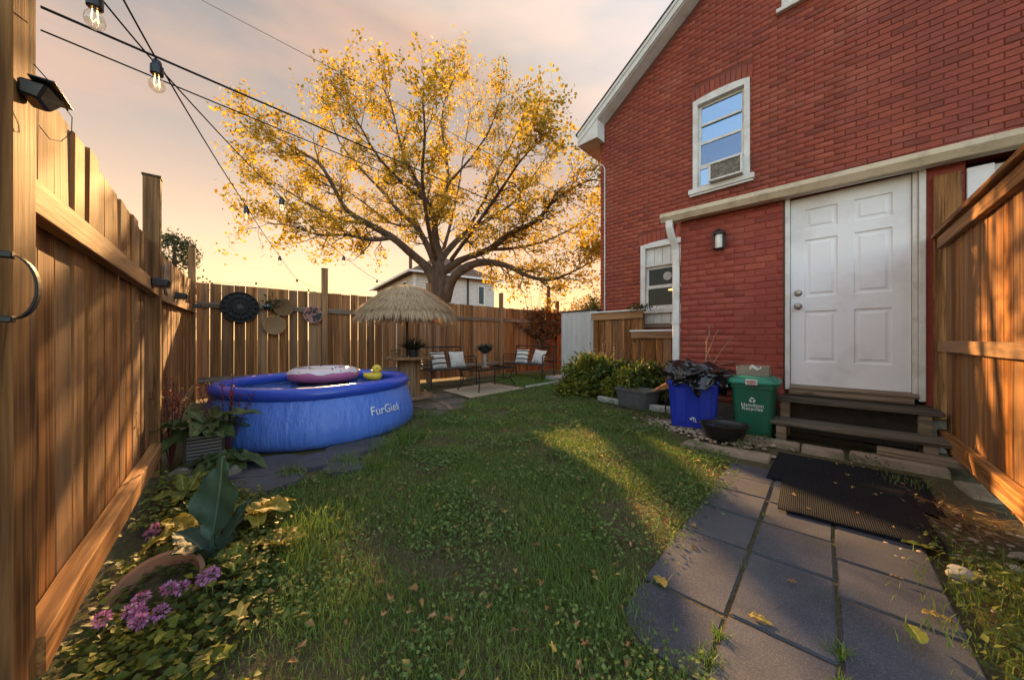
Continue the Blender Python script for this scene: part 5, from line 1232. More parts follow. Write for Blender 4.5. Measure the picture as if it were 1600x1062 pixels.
m_orange = foliage('orange_leaf', [(0, (.14, .10, .02)), (.5, (.34, .18, .03)), (1, (.42, .22, .04))], .5)
leafy('conifer_shrub', (3.95, 16, 0), .62, .6, 1.3, 5000, .12, m_dkgreen, 'dark evergreen bush standing beyond the shed roof', 'bush', .1, .2)
leafy('garden_tree', (5.6, 19, 0), 2.6, 2.2, 1.5, 9000, .17, m_orange, 'low orange leaved tree showing between shed and house', 'tree', .12, .3, 'trees beyond the back fence')
leafy('garden_tree', (2.4, 21, 0), 2.0, 1.6, .9, 5000, .17, m_orange, 'orange hedge-like tree just above the far end of the back fence', 'tree', .12, .1, 'trees beyond the back fence')
leafy('topiary_bush', px(271, 399, 6.6)[:2]+(0,), .34, .34, .34, 3500, .05, m_dkgreen, 'round clipped green bush top showing above the left fence', 'bush', .05, 2.35, None, 90, .8)
leafy('twiggy_shrub', px(303, 440, 8.5)[:2]+(0,), .5, .4, .7, 500, .08, m_dkgreen, 'thin green shrub showing beyond the fence corner post', 'shrub', .02, 1.3)
pole = empty('utility_pole', (px(857, 450, 17)[0], 17, 0), 0, 'plain wooden pole standing beyond the back fence', 'pole'); MB().tube([(0, 0, 0), (0, 0, 3.7)], [.11, .1], 10).build('shaft', m_post, pole, smooth=True)
bt = empty('bare_shrub', (px(838, 480, 14)[0], 14, 0), 0, 'bare branched shrub beyond the back fence', 'shrub'); b = MB()
for k in range(26): a = random.uniform(0, 6.28); s = random.uniform(.2, .8); b.tube([(0, 0, 0), (math.cos(a)*s*.4, math.sin(a)*s*.4, 1.4), (math.cos(a)*s*1.2, math.sin(a)*s, random.uniform(2.2, 3.0))], [.02, .012, .003], 4)
b.build('stems', m_twig, bt)
# ------------------------------------------------------------------ garden plants
# vine on the back fence
vx = bx_for(848); vn = empty('climbing_vine', bf_world(vx, -.03, 0), BF_A, 'reddish climbing vine spreading on the back fence near the shed', 'vine')
n = 1400; xs = np.abs(RNG.normal(0, .45, n))*RNG.choice([-1, 1], n); zz = RNG.uniform(.5, 2.0, n); zz = np.where(np.abs(xs) > .25, np.maximum(zz, 1.0+.4*np.abs(xs)), zz)
m_vine = foliage('vine_leaf', [(0, (.05, .05, .02)), (.4, (.14, .07, .03)), (.75, (.24, .08, .035)), (1, (.3, .16, .04))], .4)
link('leaves', leaf_mesh('leaves', np.stack([xs, RNG.uniform(-.10, .0, n), zz], 1), rand_dirs(n, -.4), np.stack([RNG.normal(0, .4, n), -np.ones(n), RNG.normal(.3, .3, n)], 1), RNG.uniform(.06, .12, n), RNG.uniform(.05, .09, n), m_vine), None, vn)
b = MB()
for k in range(12): s = random.uniform(-.5, .5); b.tube([(0, -.02, 0), (s*.3, -.03, .6), (s, -.03, 1.2+random.random()*.3), (s*1.7, -.04, 1.75)], [.014, .01, .007, .003], 5)
b.build('stems', m_twig, vn)
# shrubs along the house
m_ygreen = foliage('yellow_green_leaf', [(0, (.07, .10, .02)), (.45, (.18, .21, .03)), (.8, (.34, .32, .045)), (1, (.5, .42, .07))], .4)
m_mid = foliage('mid_leaf', [(0, (.045, .075, .018)), (.5, (.095, .135, .03)), (1, (.18, .20, .04))], .35)
for (x, y, r, h, m, lb) in ((1.42, 6.15, .42, .34, m_ygreen, 'bushy yellow green perennial in front of the shed'), (1.80, 5.95, .40, .33, m_mid, 'leafy green perennial in front of the taller plank screen'),
                            (1.82, 5.45, .26, .24, m_ygreen, 'small yellow green perennial behind the grey tote'), (2.18, 5.35, .34, .28, m_mid, 'leafy green plant in front of the lower plank screen'), (2.5, 5.0, .28, .24, m_mid, 'green plant against the wall behind the blue bin'), (1.15, 6.0, .3, .13, m_ygreen, 'low yellow green clump at the end of the lawn')):
    leafy('garden_shrub', (x, y, 0), r, r*.85, h, int(5200*r/.4), .085, m, lb, 'shrub', .012, 0, 'perennials along the house', 70, .25)
for (x, y, h, lb) in ((1.55, 6.05, 1.0, 'dry dark seed stalks rising from the yellow green perennial'), (1.75, 5.85, .95, 'thin dry stalks rising beside the taller plank screen')):
    o = empty('seed_stalk', (x, y, 0), 0, lb, 'plant'); b = MB()
    for k in range(6):
        a = random.uniform(0, 6.28); e = (math.cos(a)*.16, math.sin(a)*.16, h*random.uniform(.75, 1.0)); b.tube([(0, 0, 0), (e[0]*.4, e[1]*.4, e[2]*.6), e], [.006, .004, .003], 5); b.lathe([(.001, -.02), (.016, -.005), (.016, .008), (.001, .02)], 7, e)
    b.build('stalks', m_twig, o)
ds = empty('dry_tuft', to_world(-2.72, -.36, 1.575), 0, 'small grey green trailing plant lying on the screen cap by the window', 'plant'); n = 160
link('leaves', leaf_mesh('leaves', RNG.normal(0, 1, (n, 3))*np.array([.1, .1, .025])+np.array([0, 0, .02]), rand_dirs(n, .2), rand_dirs(n, 1), RNG.uniform(.04, .07, n), RNG.uniform(.02, .04, n), m_dkgreen), None, ds)
# low white edging of the bed
m_pale = simple('pale_edging', (.5, .48, .45), (.36, .34, .31), 9, rough=.85, bump=.3, dirt=(.15, .13, .1), dscale=6, damt=.6)
for (x, y, l, a, lb) in ((1.62, 5.28, .62, -.95, 'pale edging beam left of the grey tote'), (2.16, 4.62, .62, -.72, 'pale edging beam between the grey tote and the blue bin')):
    o = MB().box(-l/2, l/2, -.05, .05, 0, .085).build('edging_beam', m_pale, None, (x, y, 0), (0, 0, a), bevel=.008, jit=.004); tag(o, lb, 'edging', 'pale edging beams of the garden bed')
for (x, y, l, w, a, h, lb) in ((.72, 7.55, 1.3, .07, R(50), .03, 'pale narrow edging strip running from the rug towards the shed'), (1.35, 8.6, .9, .5, R(40), .09, 'pale low paving slab beside the shed and bench')):
    o = MB().box(-l/2, l/2, -w/2, w/2, 0, h).build('edging_strip', m_pale, None, (x, y, .0), (0, 0, a), bevel=.006, jit=.003); tag(o, lb, 'edging')
sk_ = empty('garden_stake', (2.02, 4.42, 0), 0, 'thin black metal garden stake beside the blue bin', 'stake'); MB().tube([(0, 0, 0), (0, 0, .34)], .009, 6).build('rod', m_black, sk_); MB().lathe([(.001, .33), (.014, .335), (.014, .35), (.001, .36)], 8).build('knob', m_black, sk_)

# flagstones round the pool
def flag(x, y, rx, ry, a, lb, mat=None, h=.02, group='irregular flagstones by the pool'):
    k = 11; poly = [(rx*(1+random.uniform(-.12, .12))*math.cos(2*math.pi*i/k)/max(abs(math.cos(2*math.pi*i/k)), abs(math.sin(2*math.pi*i/k)))**.6, ry*(1+random.uniform(-.12, .12))*math.sin(2*math.pi*i/k)/max(abs(math.cos(2*math.pi*i/k)), abs(math.sin(2*math.pi*i/k)))**.6) for i in range(k)]
    return tag(MB().prism(poly, -.05, 0).build('flagstone', mat or m_slate, None, (x, y, h), (random.uniform(-.012, .012), random.uniform(-.012, .012), a), bevel=.007, seg=2), lb, 'flagstone', group)
for q in ((-2.0, 2.62, .32, .26, .3, 'grey flagstone in front of the pool beside the rocks'), (-1.55, 2.78, .26, .2, .6, 'grey flagstone in front of the pool, middle of the three'), (-1.42, 3.12, .3, .2, .9, 'grey flagstone nearest the pool wall on its right side'), (-1.28, 2.62, .17, .12, .4, 'small grey flagstone half sunk in the lawn'),
          (-1.78, 2.28, .3, .16, .5, 'grey flagstone between the rocks and the lawn')): flag(*q)
m_brown = simple('patio_brown', (.15, .115, .09), (.09, .07, .055), 8, rough=.9, bump=.4, dirt=(.06, .05, .035), dscale=5, damt=.6)
for q in ((-1.12, 4.55, .2, .15, .4, 'brown paving piece beside the right end of the pool'), (-1.22, 5.1, .26, .2, .8, 'brown paving piece in front of the spool table'), (-.98, 5.45, .24, .2, .5, 'brown paving piece between spool table and rug'), (-1.32, 6.0, .28, .24, .7, 'brown paving piece in front of the back bench'), (-.92, 4.95, .2, .16, .2, 'brown paving piece at the lawn edge before the rug')):
    flag(*q, mat=m_brown, h=.012, group='brown patio pieces')
# rocks
m_rock = simple('field_rock', (.30, .26, .22), (.17, .145, .12), 7, rough=.9, bump=.5, bscale=16, bdist=.02, rand=.3); m_wrock = simple('white_rock', (.5, .46, .42), (.36, .32, .28), 6, rough=.8, bump=.3, rand=.2)
def rock_mesh(seed_):
    bm = bmesh.new(); bmesh.ops.create_icosphere(bm, subdivisions=3, radius=1)
    for v in bm.verts: v.co *= 1+.28*noise.noise(v.co*1.2+Vector((seed_*7, 3, 1)))+.08*noise.noise(v.co*3.5+Vector((seed_, 0, 9)))
    me = bpy.data.meshes.new('rock'); bm.to_mesh(me); bm.free(); me.shade_smooth(); return me
RK_ = [rock_mesh(i) for i in range(5)]; RW_ = [m.copy() for m in RK_]
for m in RK_: m.materials.append(m_rock)
for m in RW_: m.materials.append(m_wrock)
def rock(x, y, s, lb, group, meshes=RK_, flat=.6):
    o = link('rock', random.choice(meshes), None, None, (x, y, s*flat*.35), (random.uniform(-.2, .2), random.uniform(-.2, .2), random.uniform(0, 6)), (s*random.uniform(.8, 1.3), s, s*flat)); return tag(o, lb, 'rock', group)
for i in range(16):
    rock(-2.33+random.uniform(-.2, .28), 2.48+random.uniform(-.13, .12)-.0, random.uniform(.035, .065), 'brown rock in the small heap under the ribbed planter', 'rocks heaped under the ribbed planter')
for i in range(46):
    u = random.random(); rock(2.02-u*.95*.55+random.uniform(-.12, .14)+.42, 1.48-u*.5+random.uniform(-.14, .14), random.uniform(.028, .055), 'pale rock in the strip along the right fence', 'pale rocks along the right fence', RW_ if random.random() < .6 else RK_)
for (x, y, lb) in ((1.90, 1.42, 'rounded white rock beside the path pavers'),): rock(x, y, .038, lb, None, RW_, .8)
def pebbles(name, n, fx, lb, smin, smax, mat):
    V = []; F = []; ico = bmesh.new(); bmesh.ops.create_icosphere(ico, subdivisions=1, radius=1); ico.verts.ensure_lookup_table(); iv = np.array([v.co[:] for v in ico.verts]); jf = np.array([[v.index for v in f.verts] for f in ico.faces]); ico.free()
    for i in range(n):
        x, y = fx(); s = random.uniform(smin, smax); q = iv*np.array([s*random.uniform(.8, 1.5), s, s*.55])*(1+RNG.normal(0, .08, (len(iv), 1))); a = random.uniform(0, 6.3); c, s_ = math.cos(a), math.sin(a)
        V.append(np.stack([q[:, 0]*c-q[:, 1]*s_+x, q[:, 0]*s_+q[:, 1]*c+y, q[:, 2]+s*.3], 1)); F.append(jf+i*len(iv))
    o = link(name, npmesh(name, np.concatenate(V), np.concatenate(F), mat, True)); tag(o, lb, 'pebbles', kind='stuff')
def peb_bins():
    u = random.random(); p = Vector((1.72, 4.25)).lerp(Vector((2.2, 3.12)), u); return p.x+random.gauss(0, .14)+.08, p.y+random.gauss(0, .10)
m_peb = simple('pebble', (.36, .28, .21), (.22, .16, .12), 9, rough=.85, bump=.2, rand=.4)
pebbles('pebble_strip', 420, peb_bins, 'tan pebbles strewn between the lawn and the bins', .012, .03, m_peb)
pebbles('gravel_strip', 260, lambda: (2.25+random.uniform(-.5, .35), 1.62+random.uniform(-.75, .5)), 'small gravel along the foot of the right fence', .006, .016, m_peb)

# ribbed metal planter with big leaves and red stalks
rp_ = empty('ribbed_planter', (-2.50, 2.74, 0), R(40), 'square ribbed metal planter box beside the left fence post', 'planter')
m_rib = simple('galvanised', (.22, .22, .23), (.14, .14, .15), 6, rough=.45, metal=.6, bump=.05); m_ribd = simple('rust_dark', (.07, .045, .035), (.04, .03, .025), 8, rough=.8)
b = MB(); b.box(-.105, .105, -.105, .105, 0, .25); b.build('core', m_ribd, rp_)
for i in range(9):
    z = .015+i*.0265
    for (x0, x1, y0, y1) in ((-.115, .115, -.118, -.106), (-.115, .115, .106, .118), (-.118, -.106, -.105, .105), (.106, .118, -.105, .105)): MB().box(x0, x1, y0, y1, z, z+.019).build('slat', m_rib, rp_, bevel=.003)
for sx in (-1, 1):
    for sy in (-1, 1): MB().box(sx*.113-.009, sx*.113+.009, sy*.113-.009, sy*.113+.009, 0, .262).build('corner_post', m_ribd, rp_, bevel=.002)
m_kale = leafmat('broad_green_leaf', (.10, .14, .045), (.05, .085, .025)); m_kale2 = leafmat('teal_leaf', (.028, .07, .042), (.016, .045, .03), .5, .1)
pl = empty('broad_leaf_plant', (-2.50, 2.74, .25), 0, 'broad leaved green plant spilling out of the ribbed planter', 'plant')
for i in range(15):
    a = 2*math.pi*i/15+random.uniform(-.2, .2); big_leaf('leaf', m_kale, pl, (.04*math.cos(a), .04*math.sin(a), random.uniform(-.02, .08)), (random.uniform(.1, .75), random.uniform(-.2, .2), a-math.pi/2), random.uniform(.2, .34), random.uniform(.13, .2), random.uniform(.35, .8), .02, 0, i)
pl2 = empty('broad_leaf_plant', (-2.22, 2.62, .0), 0, 'broad leaved plant on the ground between planter and pool', 'plant')
for i in range(10):
    a = 2*math.pi*i/10+random.uniform(-.2, .2); big_leaf('leaf', m_kale, pl2, (.03*math.cos(a), .03*math.sin(a), .05), (random.uniform(.2, .7), random.uniform(-.2, .2), a-math.pi/2), random.uniform(.17, .28), random.uniform(.12, .18), random.uniform(.5, .9), .02, 0, i+40)
m_amar = foliage('red_flower', [(0, (.05, .012, .012)), (.6, (.13, .02, .025)), (1, (.22, .05, .05))], .25)
for (x, y, h, lb) in ((-2.66, 2.62, .52, 'dark red flower spikes beside the left fence post'), (-2.44, 2.86, .55, 'dark red flower spikes in front of the pool rim')):
    o = empty('red_spike_plant', (x, y, .0), 0, lb, 'plant'); b = MB(); Pl = []; Dl = []
    for k in range(9):
        a = random.uniform(0, 6.28); s = random.uniform(.05, .2); e = Vector((math.cos(a)*s, math.sin(a)*s, .2+h*random.uniform(.55, 1))); b.tube([(0, 0, 0), tuple(e*.55), tuple(e)], [.006, .004, .002], 5)
        for q in range(26): f = random.uniform(.62, 1.02); Pl.append(e*f+Vector((random.gauss(0, .008), random.gauss(0, .008), 0))); Dl.append((random.gauss(0, 1), random.gauss(0, 1), .6))
    b.build('stems', simple('red_stem', (.12, .03, .03), rough=.7), o); k = len(Pl)
    link('flowers', leaf_mesh('flowers', np.array([p[:] for p in Pl]), np.array(Dl), rand_dirs(k, 1), RNG.uniform(.015, .032, k), RNG.uniform(.008, .014, k), m_amar), None, o)['kind'] = 'stuff'

# ------------------------------------------------------------------ foreground bed on the left
m_hosta = leafmat('yellowing_leaf', (.30, .23, .035), (.15, .14, .02), .7, .25); m_hosta2 = leafmat('lime_leaf', (.22, .24, .04), (.10, .13, .025), .7, .3)
def rosette(name, x, y, n, L, W, mat, lb, up=(.1, .6), z=.03, sd=0, group=None):
    o = empty(name, (x, y, 0), 0, lb, 'plant', group)
    for i in range(n):
        a = 2*math.pi*i/n+random.uniform(-.3, .3); big_leaf('leaf', mat, o, (.02*math.cos(a), .02*math.sin(a), z+random.uniform(0, .04)), (random.uniform(*up), random.uniform(-.2, .2), a-math.pi/2), L*random.uniform(.75, 1.15), W*random.uniform(.75, 1.15), random.uniform(.2, .6), .012, 0, sd+i)
    return o
rosette('hosta', -2.0, 2.05, 12, .16, .07, m_hosta2, 'lime green leafy clump at the foot of the left fence post', (.3, 1.0), .03, 100); rosette('hosta', -1.32, 1.74, 7, .17, .13, m_hosta, 'broad yellow leaves behind the dark green upright leaf', (.2, .7), .08, 120)
rosette('hosta', -1.56, 1.66, 6, .16, .13, m_hosta, 'broad yellow leaves between the fence rail and the dark green leaf', (.15, .6), .07, 140); rosette('hosta', -1.16, 1.40, 7, .10, .06, m_hosta2, 'small lime yellow leaves beside the clay pot', (.2, .8), .05, 160); rosette('hosta', -1.08, 1.55, 6, .10, .06, m_hosta, 'small yellow leaves at the lawn edge by the dark green leaf', (.2, .8), .05, 180)
kl = empty('upright_leaf_plant', (-1.27, 1.42, .06), 0, 'large dark blue green upright leaves growing by the clay pot', 'plant')
big_leaf('leaf', m_kale2, kl, (.0, .0, .10), (R(78), R(4), R(10)), .34, .15, -.12, .012, 1.4, 5); big_leaf('leaf', m_kale2, kl, (.0, -.01, .02), (R(62), 0, R(165)), .15, .12, .5, .01, 0, 6); big_leaf('leaf', m_kale2, kl, (-.02, .0, .03), (R(40), 0, R(75)), .2, .13, .4, .012, 0, 7); big_leaf('leaf', m_kale2, kl, (.02, .02, .02), (R(65), 0, R(-25)), .22, .1, .1, .012, 0, 8)
MB().tube([(0, 0, -.06), (0, 0, .04), (.0, .005, .12)], [.012, .011, .008], 7).build('stem', m_kale2, kl, smooth=True)
m_clay = simple('terracotta', (.42, .19, .11), (.31, .13, .075), 6, rough=.85, bump=.2, dirt=(.18, .14, .1), dscale=9, damt=.5)
cp = empty('clay_pot', (-1.36, 1.30, -.035), .5, 'terracotta pot lying half buried in the ground cover', 'pot')
b = MB(); b.lathe([(.075, -.16), (.115, -.03), (.118, .0), (.135, .002), (.138, .042), (.122, .045), (.112, .0), (.08, -.12), (.001, -.125)], 32); b.build('shell', m_clay, cp, (0, 0, .06), (R(30), R(14), -.5), smooth=True)
b = MB(); b.lathe([(.108, -.012), (.001, .0)], 24); b.build('soil', m_soil, cp, (0, 0, .06), (R(30), R(14), -.5))
m_pinkfl = foliage('pink_petal', [(0, (.42, .13, .32)), (.6, (.58, .25, .47)), (1, (.68, .42, .6))], .35)
for (x, y, z, nf, lb, sp_) in ((-1.23, 1.165, .10, 9, 'cluster of pink flowers in front of the clay pot', .055), (-1.10, 1.24, .12, 2, 'small pink flower head right of the clay pot', .03), (-1.76, 1.64, .07, 2, 'small mauve flower head against the fence rail', .03)):
    o = empty('pink_flower', (x, y, 0), 0, lb, 'flower', 'pink flower heads in the ground cover'); Pl = []; Nl = []; b = MB()
    for k in range(nf):
        c = np.array([random.gauss(0, sp_), random.gauss(0, sp_*.8), z+random.gauss(0, .02)]); b.tube([(c[0]*.3, c[1]*.3, 0), tuple(c)], .0025, 4); nn = 70; d = rand_dirs(nn, .5); Pl.append(c+d*.014); Nl.append(d)
    Pl = np.concatenate(Pl); Nl = np.concatenate(Nl); k = len(Pl); link('petals', leaf_mesh('petals', Pl, Nl+rand_dirs(k)*.5, rand_dirs(k, .6), RNG.uniform(.010, .018, k), RNG.uniform(.007, .011, k), m_pinkfl), None, o)['kind'] = 'stuff'; b.build('stems', m_kale, o)

# ------------------------------------------------------------------ lawn, ground cover, litter
def inside(poly, x, y):
    poly = np.asarray(poly); r = np.zeros(len(x), bool); j = len(poly)-1
    for i in range(len(poly)):
        xi, yi = poly[i]; xj, yj = poly[j]; c = ((yi > y) != (yj > y)) & (x < (xj-xi)*(y-yi)/(yj-yi+1e-12)+xi); r ^= c; j = i
    return r
LAWN = [(-.45, .3), (-.78, .95), (-1.05, 1.3), (-1.2, 1.66), (-1.62, 2.05), (-1.5, 2.45), (-1.12, 2.75), (-1.12, 3.4), (-1.05, 4.2), (-.85, 4.7), (-.72, 5.3), (-.62, 5.85), (.22, 6.85), (1.35, 8.3), (1.15, 6.8), (1.0, 6.2), (1.35, 5.3), (1.5, 4.7), (1.72, 4.2), (1.66, 3.4), (1.86, 2.9), (1.62, 2.5), (1.12, 1.98), (.74, 1.6), (.43, 1.24), (.44, 1.12), (.56, 1.0), (.5, .8), (.2, .4)]
def vnoise(x, y, s, o=0): return np.array([noise.noise(Vector((a*s+o, b*s-o, o))) for a, b in zip(x, y)])
def scatter(poly, dens, wob=.05):
    p = np.asarray(poly); x0, y0 = p.min(0); x1, y1 = p.max(0); n = int((x1-x0)*(y1-y0)*dens); x = RNG.uniform(x0, x1, n); y = RNG.uniform(y0, y1, n)
    k = inside(poly, x+RNG.normal(0, wob, n), y+RNG.normal(0, wob, n)); return x[k], y[k]
def grass_mesh(name, x, y, h, w, mat, lean=.55):
    n = len(x); a = RNG.uniform(0, 2*np.pi, n); ln = np.abs(RNG.normal(0, lean, n)); d = np.stack([np.cos(a)*ln, np.sin(a)*ln, np.ones(n)], 1); d = unit(d); s = np.stack([-np.sin(a), np.cos(a), np.zeros(n)], 1)
    b2 = RNG.uniform(0, 2*np.pi, n); s = unit(s + np.stack([np.cos(b2), np.sin(b2), np.zeros(n)], 1)*.8)
    P = np.stack([x, y, np.full(n, -.008)], 1); H = h[:, None]; W = w[:, None]; bend = np.stack([np.cos(a), np.sin(a), -.35*np.ones(n)], 1)*(.28*ln[:, None]+.1)
    m = P+d*H*.55; t = P+d*H+bend*H
    V = np.stack([P-s*W*.5, P+s*W*.5, m+s*W*.42, m-s*W*.42, t], 1).reshape(-1, 3); i = np.arange(n)[:, None]*5
    F = np.concatenate([i+np.array([[0, 1, 2]]), i+np.array([[0, 2, 3]]), i+np.array([[3, 2, 4]])], 0); return npmesh(name, V, F, mat)
def grass_mat():
    t = NT('grass'); r = t.rnd(); v = t.coords('Object', rand=False)
    big = t.noise(v, 1.6, 4, .6); f = t.math('ADD', t.math('MULTIPLY', r, .62), t.math('MULTIPLY', t.math('SUBTRACT', big, .5), .9))
    col = t.ramp(f, [(.0, (.09, .16, .034)), (.3, (.13, .215, .044)), (.55, (.19, .25, .052)), (.74, (.29, .28, .08)), (.9, (.40, .32, .14))])
    p = t.bsdf(col, .5, 0, .35); tr = t.n('ShaderNodeBsdfTranslucent'); t.l(col, tr.inputs[0]); mx = t.n('ShaderNodeMixShader'); mx.inputs[0].default_value = .35; t.l(p, mx.inputs[1]); t.l(tr.outputs[0], mx.inputs[2]); return t.done(mx.outputs[0])
m_grass = grass_mat(); m_clover = foliage('clover', [(0, (.085, .15, .045)), (.55, (.13, .20, .06)), (.85, (.18, .24, .075)), (1, (.30, .29, .09))], .3, .7, .15)
def lawn():
    X = []; Y = []; H = []; W = []
    for lo, hi, dens, wm in ((0, 1.7, 22000, .0030), (1.7, 2.8, 13000, .0038), (2.8, 4.5, 8500, .0048), (4.5, 9, 4500, .007)):
        x, y = scatter(LAWN, dens); k = (y >= lo) & (y < hi); x, y = x[k], y[k]
        bare = vnoise(x, y, 2.3, 4.0); keep = RNG.uniform(0, 1, len(x)) < np.clip(.88+1.9*bare, .2, 1); x, y = x[keep], y[keep]
        pool = (x-PC.x)**2+(y-PC.y)**2 > 1.04**2; x, y = x[pool], y[pool]
        hh = np.clip(.031+.024*vnoise(x, y, 1.8, 11.0)+.010*RNG.normal(0, 1, len(x)), .010, .10); X.append(x); Y.append(y); H.append(hh); W.append(np.full(len(x), wm)*RNG.uniform(.7, 1.3, len(x)))
    o = link('lawn', grass_mesh('lawn', *[np.concatenate(q) for q in (X, Y, H, W)], m_grass)); tag(o, 'short mixed green and straw coloured lawn grass', 'grass', kind='stuff')
lawn()
def patio_grass():
    x, y = scatter([(.3, 7.1), (1.35, 8.4), (1.5, 9.6), (-.3, 9.9), (-.5, 8.3)], 2200, .06); n = len(x); o = link('patio_grass', grass_mesh('patio_grass', x, y, RNG.uniform(.03, .08, n), np.full(n, .009), m_grass)); tag(o, 'grass growing under the bench beside the shed', 'grass', kind='stuff')
patio_grass()
def tufts(spots, label, name='grass_tuft', hmul=1.0):
    X = []; Y = []; H = []
    for (cx, cy, r, n, h) in spots: X.append(RNG.normal(cx, r, n)); Y.append(RNG.normal(cy, r, n)); H.append(h*RNG.uniform(.5, 1.2, n))
    X, Y, H = map(np.concatenate, (X, Y, H)); o = link(name, grass_mesh(name, X, Y, H*hmul, np.full(len(X), .004), m_grass, .45)); tag(o, label, 'grass', kind='stuff')
tufts([(-1.05, 3.35, .07, 240, .2), (-1.15, 3.1, .09, 260, .14), (-1.35, 2.72, .06, 130, .12), (-1.12, 2.62, .07, 170, .14), (-1.62, 2.46, .05, 120, .12), (-1.05, 1.75, .10, 260, .12), (-.98, 2.05, .10, 200, .09), (-1.12, 4.4, .08, 200, .13), (-1.25, 2.15, .12, 200, .09), (-.92, 1.5, .06, 100, .11)], 'taller grass tufts along the pool and the left bed')
tufts([(L1.x-.80*G.x+.294*RP.x+.0, L1.y-.80*G.y+.294*RP.y, .012, 60, .06), (L1.x-.92*G.x+.294*RP.x, L1.y-.92*G.y+.294*RP.y, .01, 40, .05), (L1.x-.98*G.x, L1.y-.98*G.y, .012, 60, .05), (L1.x-1.1*G.x, L1.y-1.1*G.y, .02, 90, .05), (L1.x+.1*G.x, L1.y+.1*G.y, .008, 20, .03), (L1.x-.5*G.x-.01, L1.y-.5*G.y, .008, 22, .03), (2.14, 1.42, .08, 160, .08), (1.85, 1.22, .12, 420, .07), (1.62, 1.02, .12, 420, .07), (2.1, 1.35, .14, 300, .06), (2.72, 2.33, .08, 120, .08)], 'grass growing in the path joints and along the right fence', 'path_grass')
def ground_cover():
    # broad leaved weeds in the lawn, mainly near its edges
    x, y = scatter(LAWN, 4200, .05); m = vnoise(x, y, 2.6, 21.0)+.25*vnoise(x, y, 7, 3.0); edge = ((x > .62*y-.25)*.22); k = (m+edge > RNG.normal(.16, .16, len(x))) & (y < 7) & (RNG.uniform(0, 1, len(x)) < np.clip(1.6-y*.28, .15, 1)); x, y = x[k], y[k]; n = len(x); a = RNG.uniform(0, 6.28, n)
    sc = np.clip(.6+y/5, .8, 1.4); D = np.stack([np.cos(a), np.sin(a), RNG.uniform(.1, .9, n)], 1)
    o = link('clover_patch', leaf_mesh('clover_patch', np.stack([x, y, RNG.uniform(.008, .045, n)], 1), D, rand_dirs(n, 2.5, .6), RNG.uniform(.012, .028, n)*sc, RNG.uniform(.010, .021, n)*sc, m_clover)); tag(o, 'small broad leaved clover and weeds in the lawn', 'clover', kind='stuff')
    # creeping cover in the left bed
    bed = [lf_world(.9, -.03, 0)[:2], lf_world(2.2, -.03, 0)[:2], lf_world(3.4, -.03, 0)[:2], (-1.95, 2.2), (-1.55, 2.1), (-1.1, 1.62), (-1.0, 1.3), (-.75, .95), (-.42, .45), (-.5, .1)]
    x, y = scatter(bed, 5200, .03); k = (vnoise(x, y, 3.1, 8.0) > -.32) & ((x+1.36)**2+(y-1.28)**2 > .006); x, y = x[k], y[k]; n = len(x); a = RNG.uniform(0, 6.28, n); hz = .055+.05*vnoise(x, y, 2.4, 2.0)
    yel = vnoise(x, y, 3.3, 31.0)+.22 > RNG.normal(.30, .2, n)
    for sel, mt, nm, lb in ((~yel, m_mid, 'creeping_cover', 'dense dark green creeping leaves in the bed along the left fence'), (yel, m_ygreen, 'creeping_cover', 'yellow green creeping leaves in the bed along the left fence')):
        q = int(sel.sum()); D = np.stack([np.cos(a[sel]), np.sin(a[sel]), RNG.uniform(-.2, .7, q)], 1)
        o = link(nm, leaf_mesh(nm, np.stack([x[sel], y[sel], np.maximum(hz[sel], .01)*RNG.uniform(.2, 1.2, q)+.008], 1), D, rand_dirs(q, 2.2, .6), RNG.uniform(.020, .040, q), RNG.uniform(.018, .032, q), mt)); tag(o, lb, 'ground cover', kind='stuff')
    # weeds right of the path and at the foot of bins and steps
    spots = [(1.95, 1.30, .13, 220), (1.72, 1.06, .13, 240), (2.02, 1.62, .07, 60), (1.50, .92, .12, 180), (2.78, 2.62, .09, 130), (2.40, 3.28, .07, 120), (2.12, 3.05, .07, 90), (1.75, 4.45, .16, 420), (1.98, 4.2, .12, 240), (1.45, 5.2, .22, 480), (2.2, 3.22, .06, 60)]
    X = np.concatenate([RNG.normal(s[0], s[2], s[3]) for s in spots]); Y = np.concatenate([RNG.normal(s[1], s[2], s[3]) for s in spots]); n = len(X); a = RNG.uniform(0, 6.28, n)
    k = ((X-L1.x)*RP.x+(Y-L1.y)*RP.y > .60) | (Y > 2.4); X, Y, a = X[k], Y[k], a[k]; n = len(X)
    o = link('edge_weeds', leaf_mesh('edge_weeds', np.stack([X, Y, RNG.uniform(.01, .08, n)], 1), np.stack([np.cos(a), np.sin(a), RNG.uniform(.1, .9, n)], 1), rand_dirs(n, 2.2, .6), RNG.uniform(.016, .036, n), RNG.uniform(.010, .022, n), m_mid)); tag(o, 'low weeds along the bins, steps and right fence', 'weeds', kind='stuff')
    # dry straw by the right fence
    n = 600; X = RNG.normal(2.42, .16, n); Y = RNG.normal(1.95, .17, n); a = RNG.uniform(0, 6.28, n); k = (X-1.98)*.73+(Y-2.0)*-.68 > .27; X, Y, a = X[k], Y[k], a[k]; n = len(X)
    o = link('dry_straw', leaf_mesh('dry_straw', np.stack([X, Y, RNG.uniform(.002, .02, n)], 1), np.stack([np.cos(a), np.sin(a), RNG.normal(.03, .15, n)], 1), rand_dirs(n, 1.5), RNG.uniform(.05, .13, n), RNG.uniform(.003, .008, n), foliage('straw_litter', [(0, (.12, .07, .03)), (.6, (.24, .15, .06)), (1, (.36, .25, .12))], .2))); tag(o, 'dead straw and dry stems beside the mats', 'straw', kind='stuff')
ground_cover()
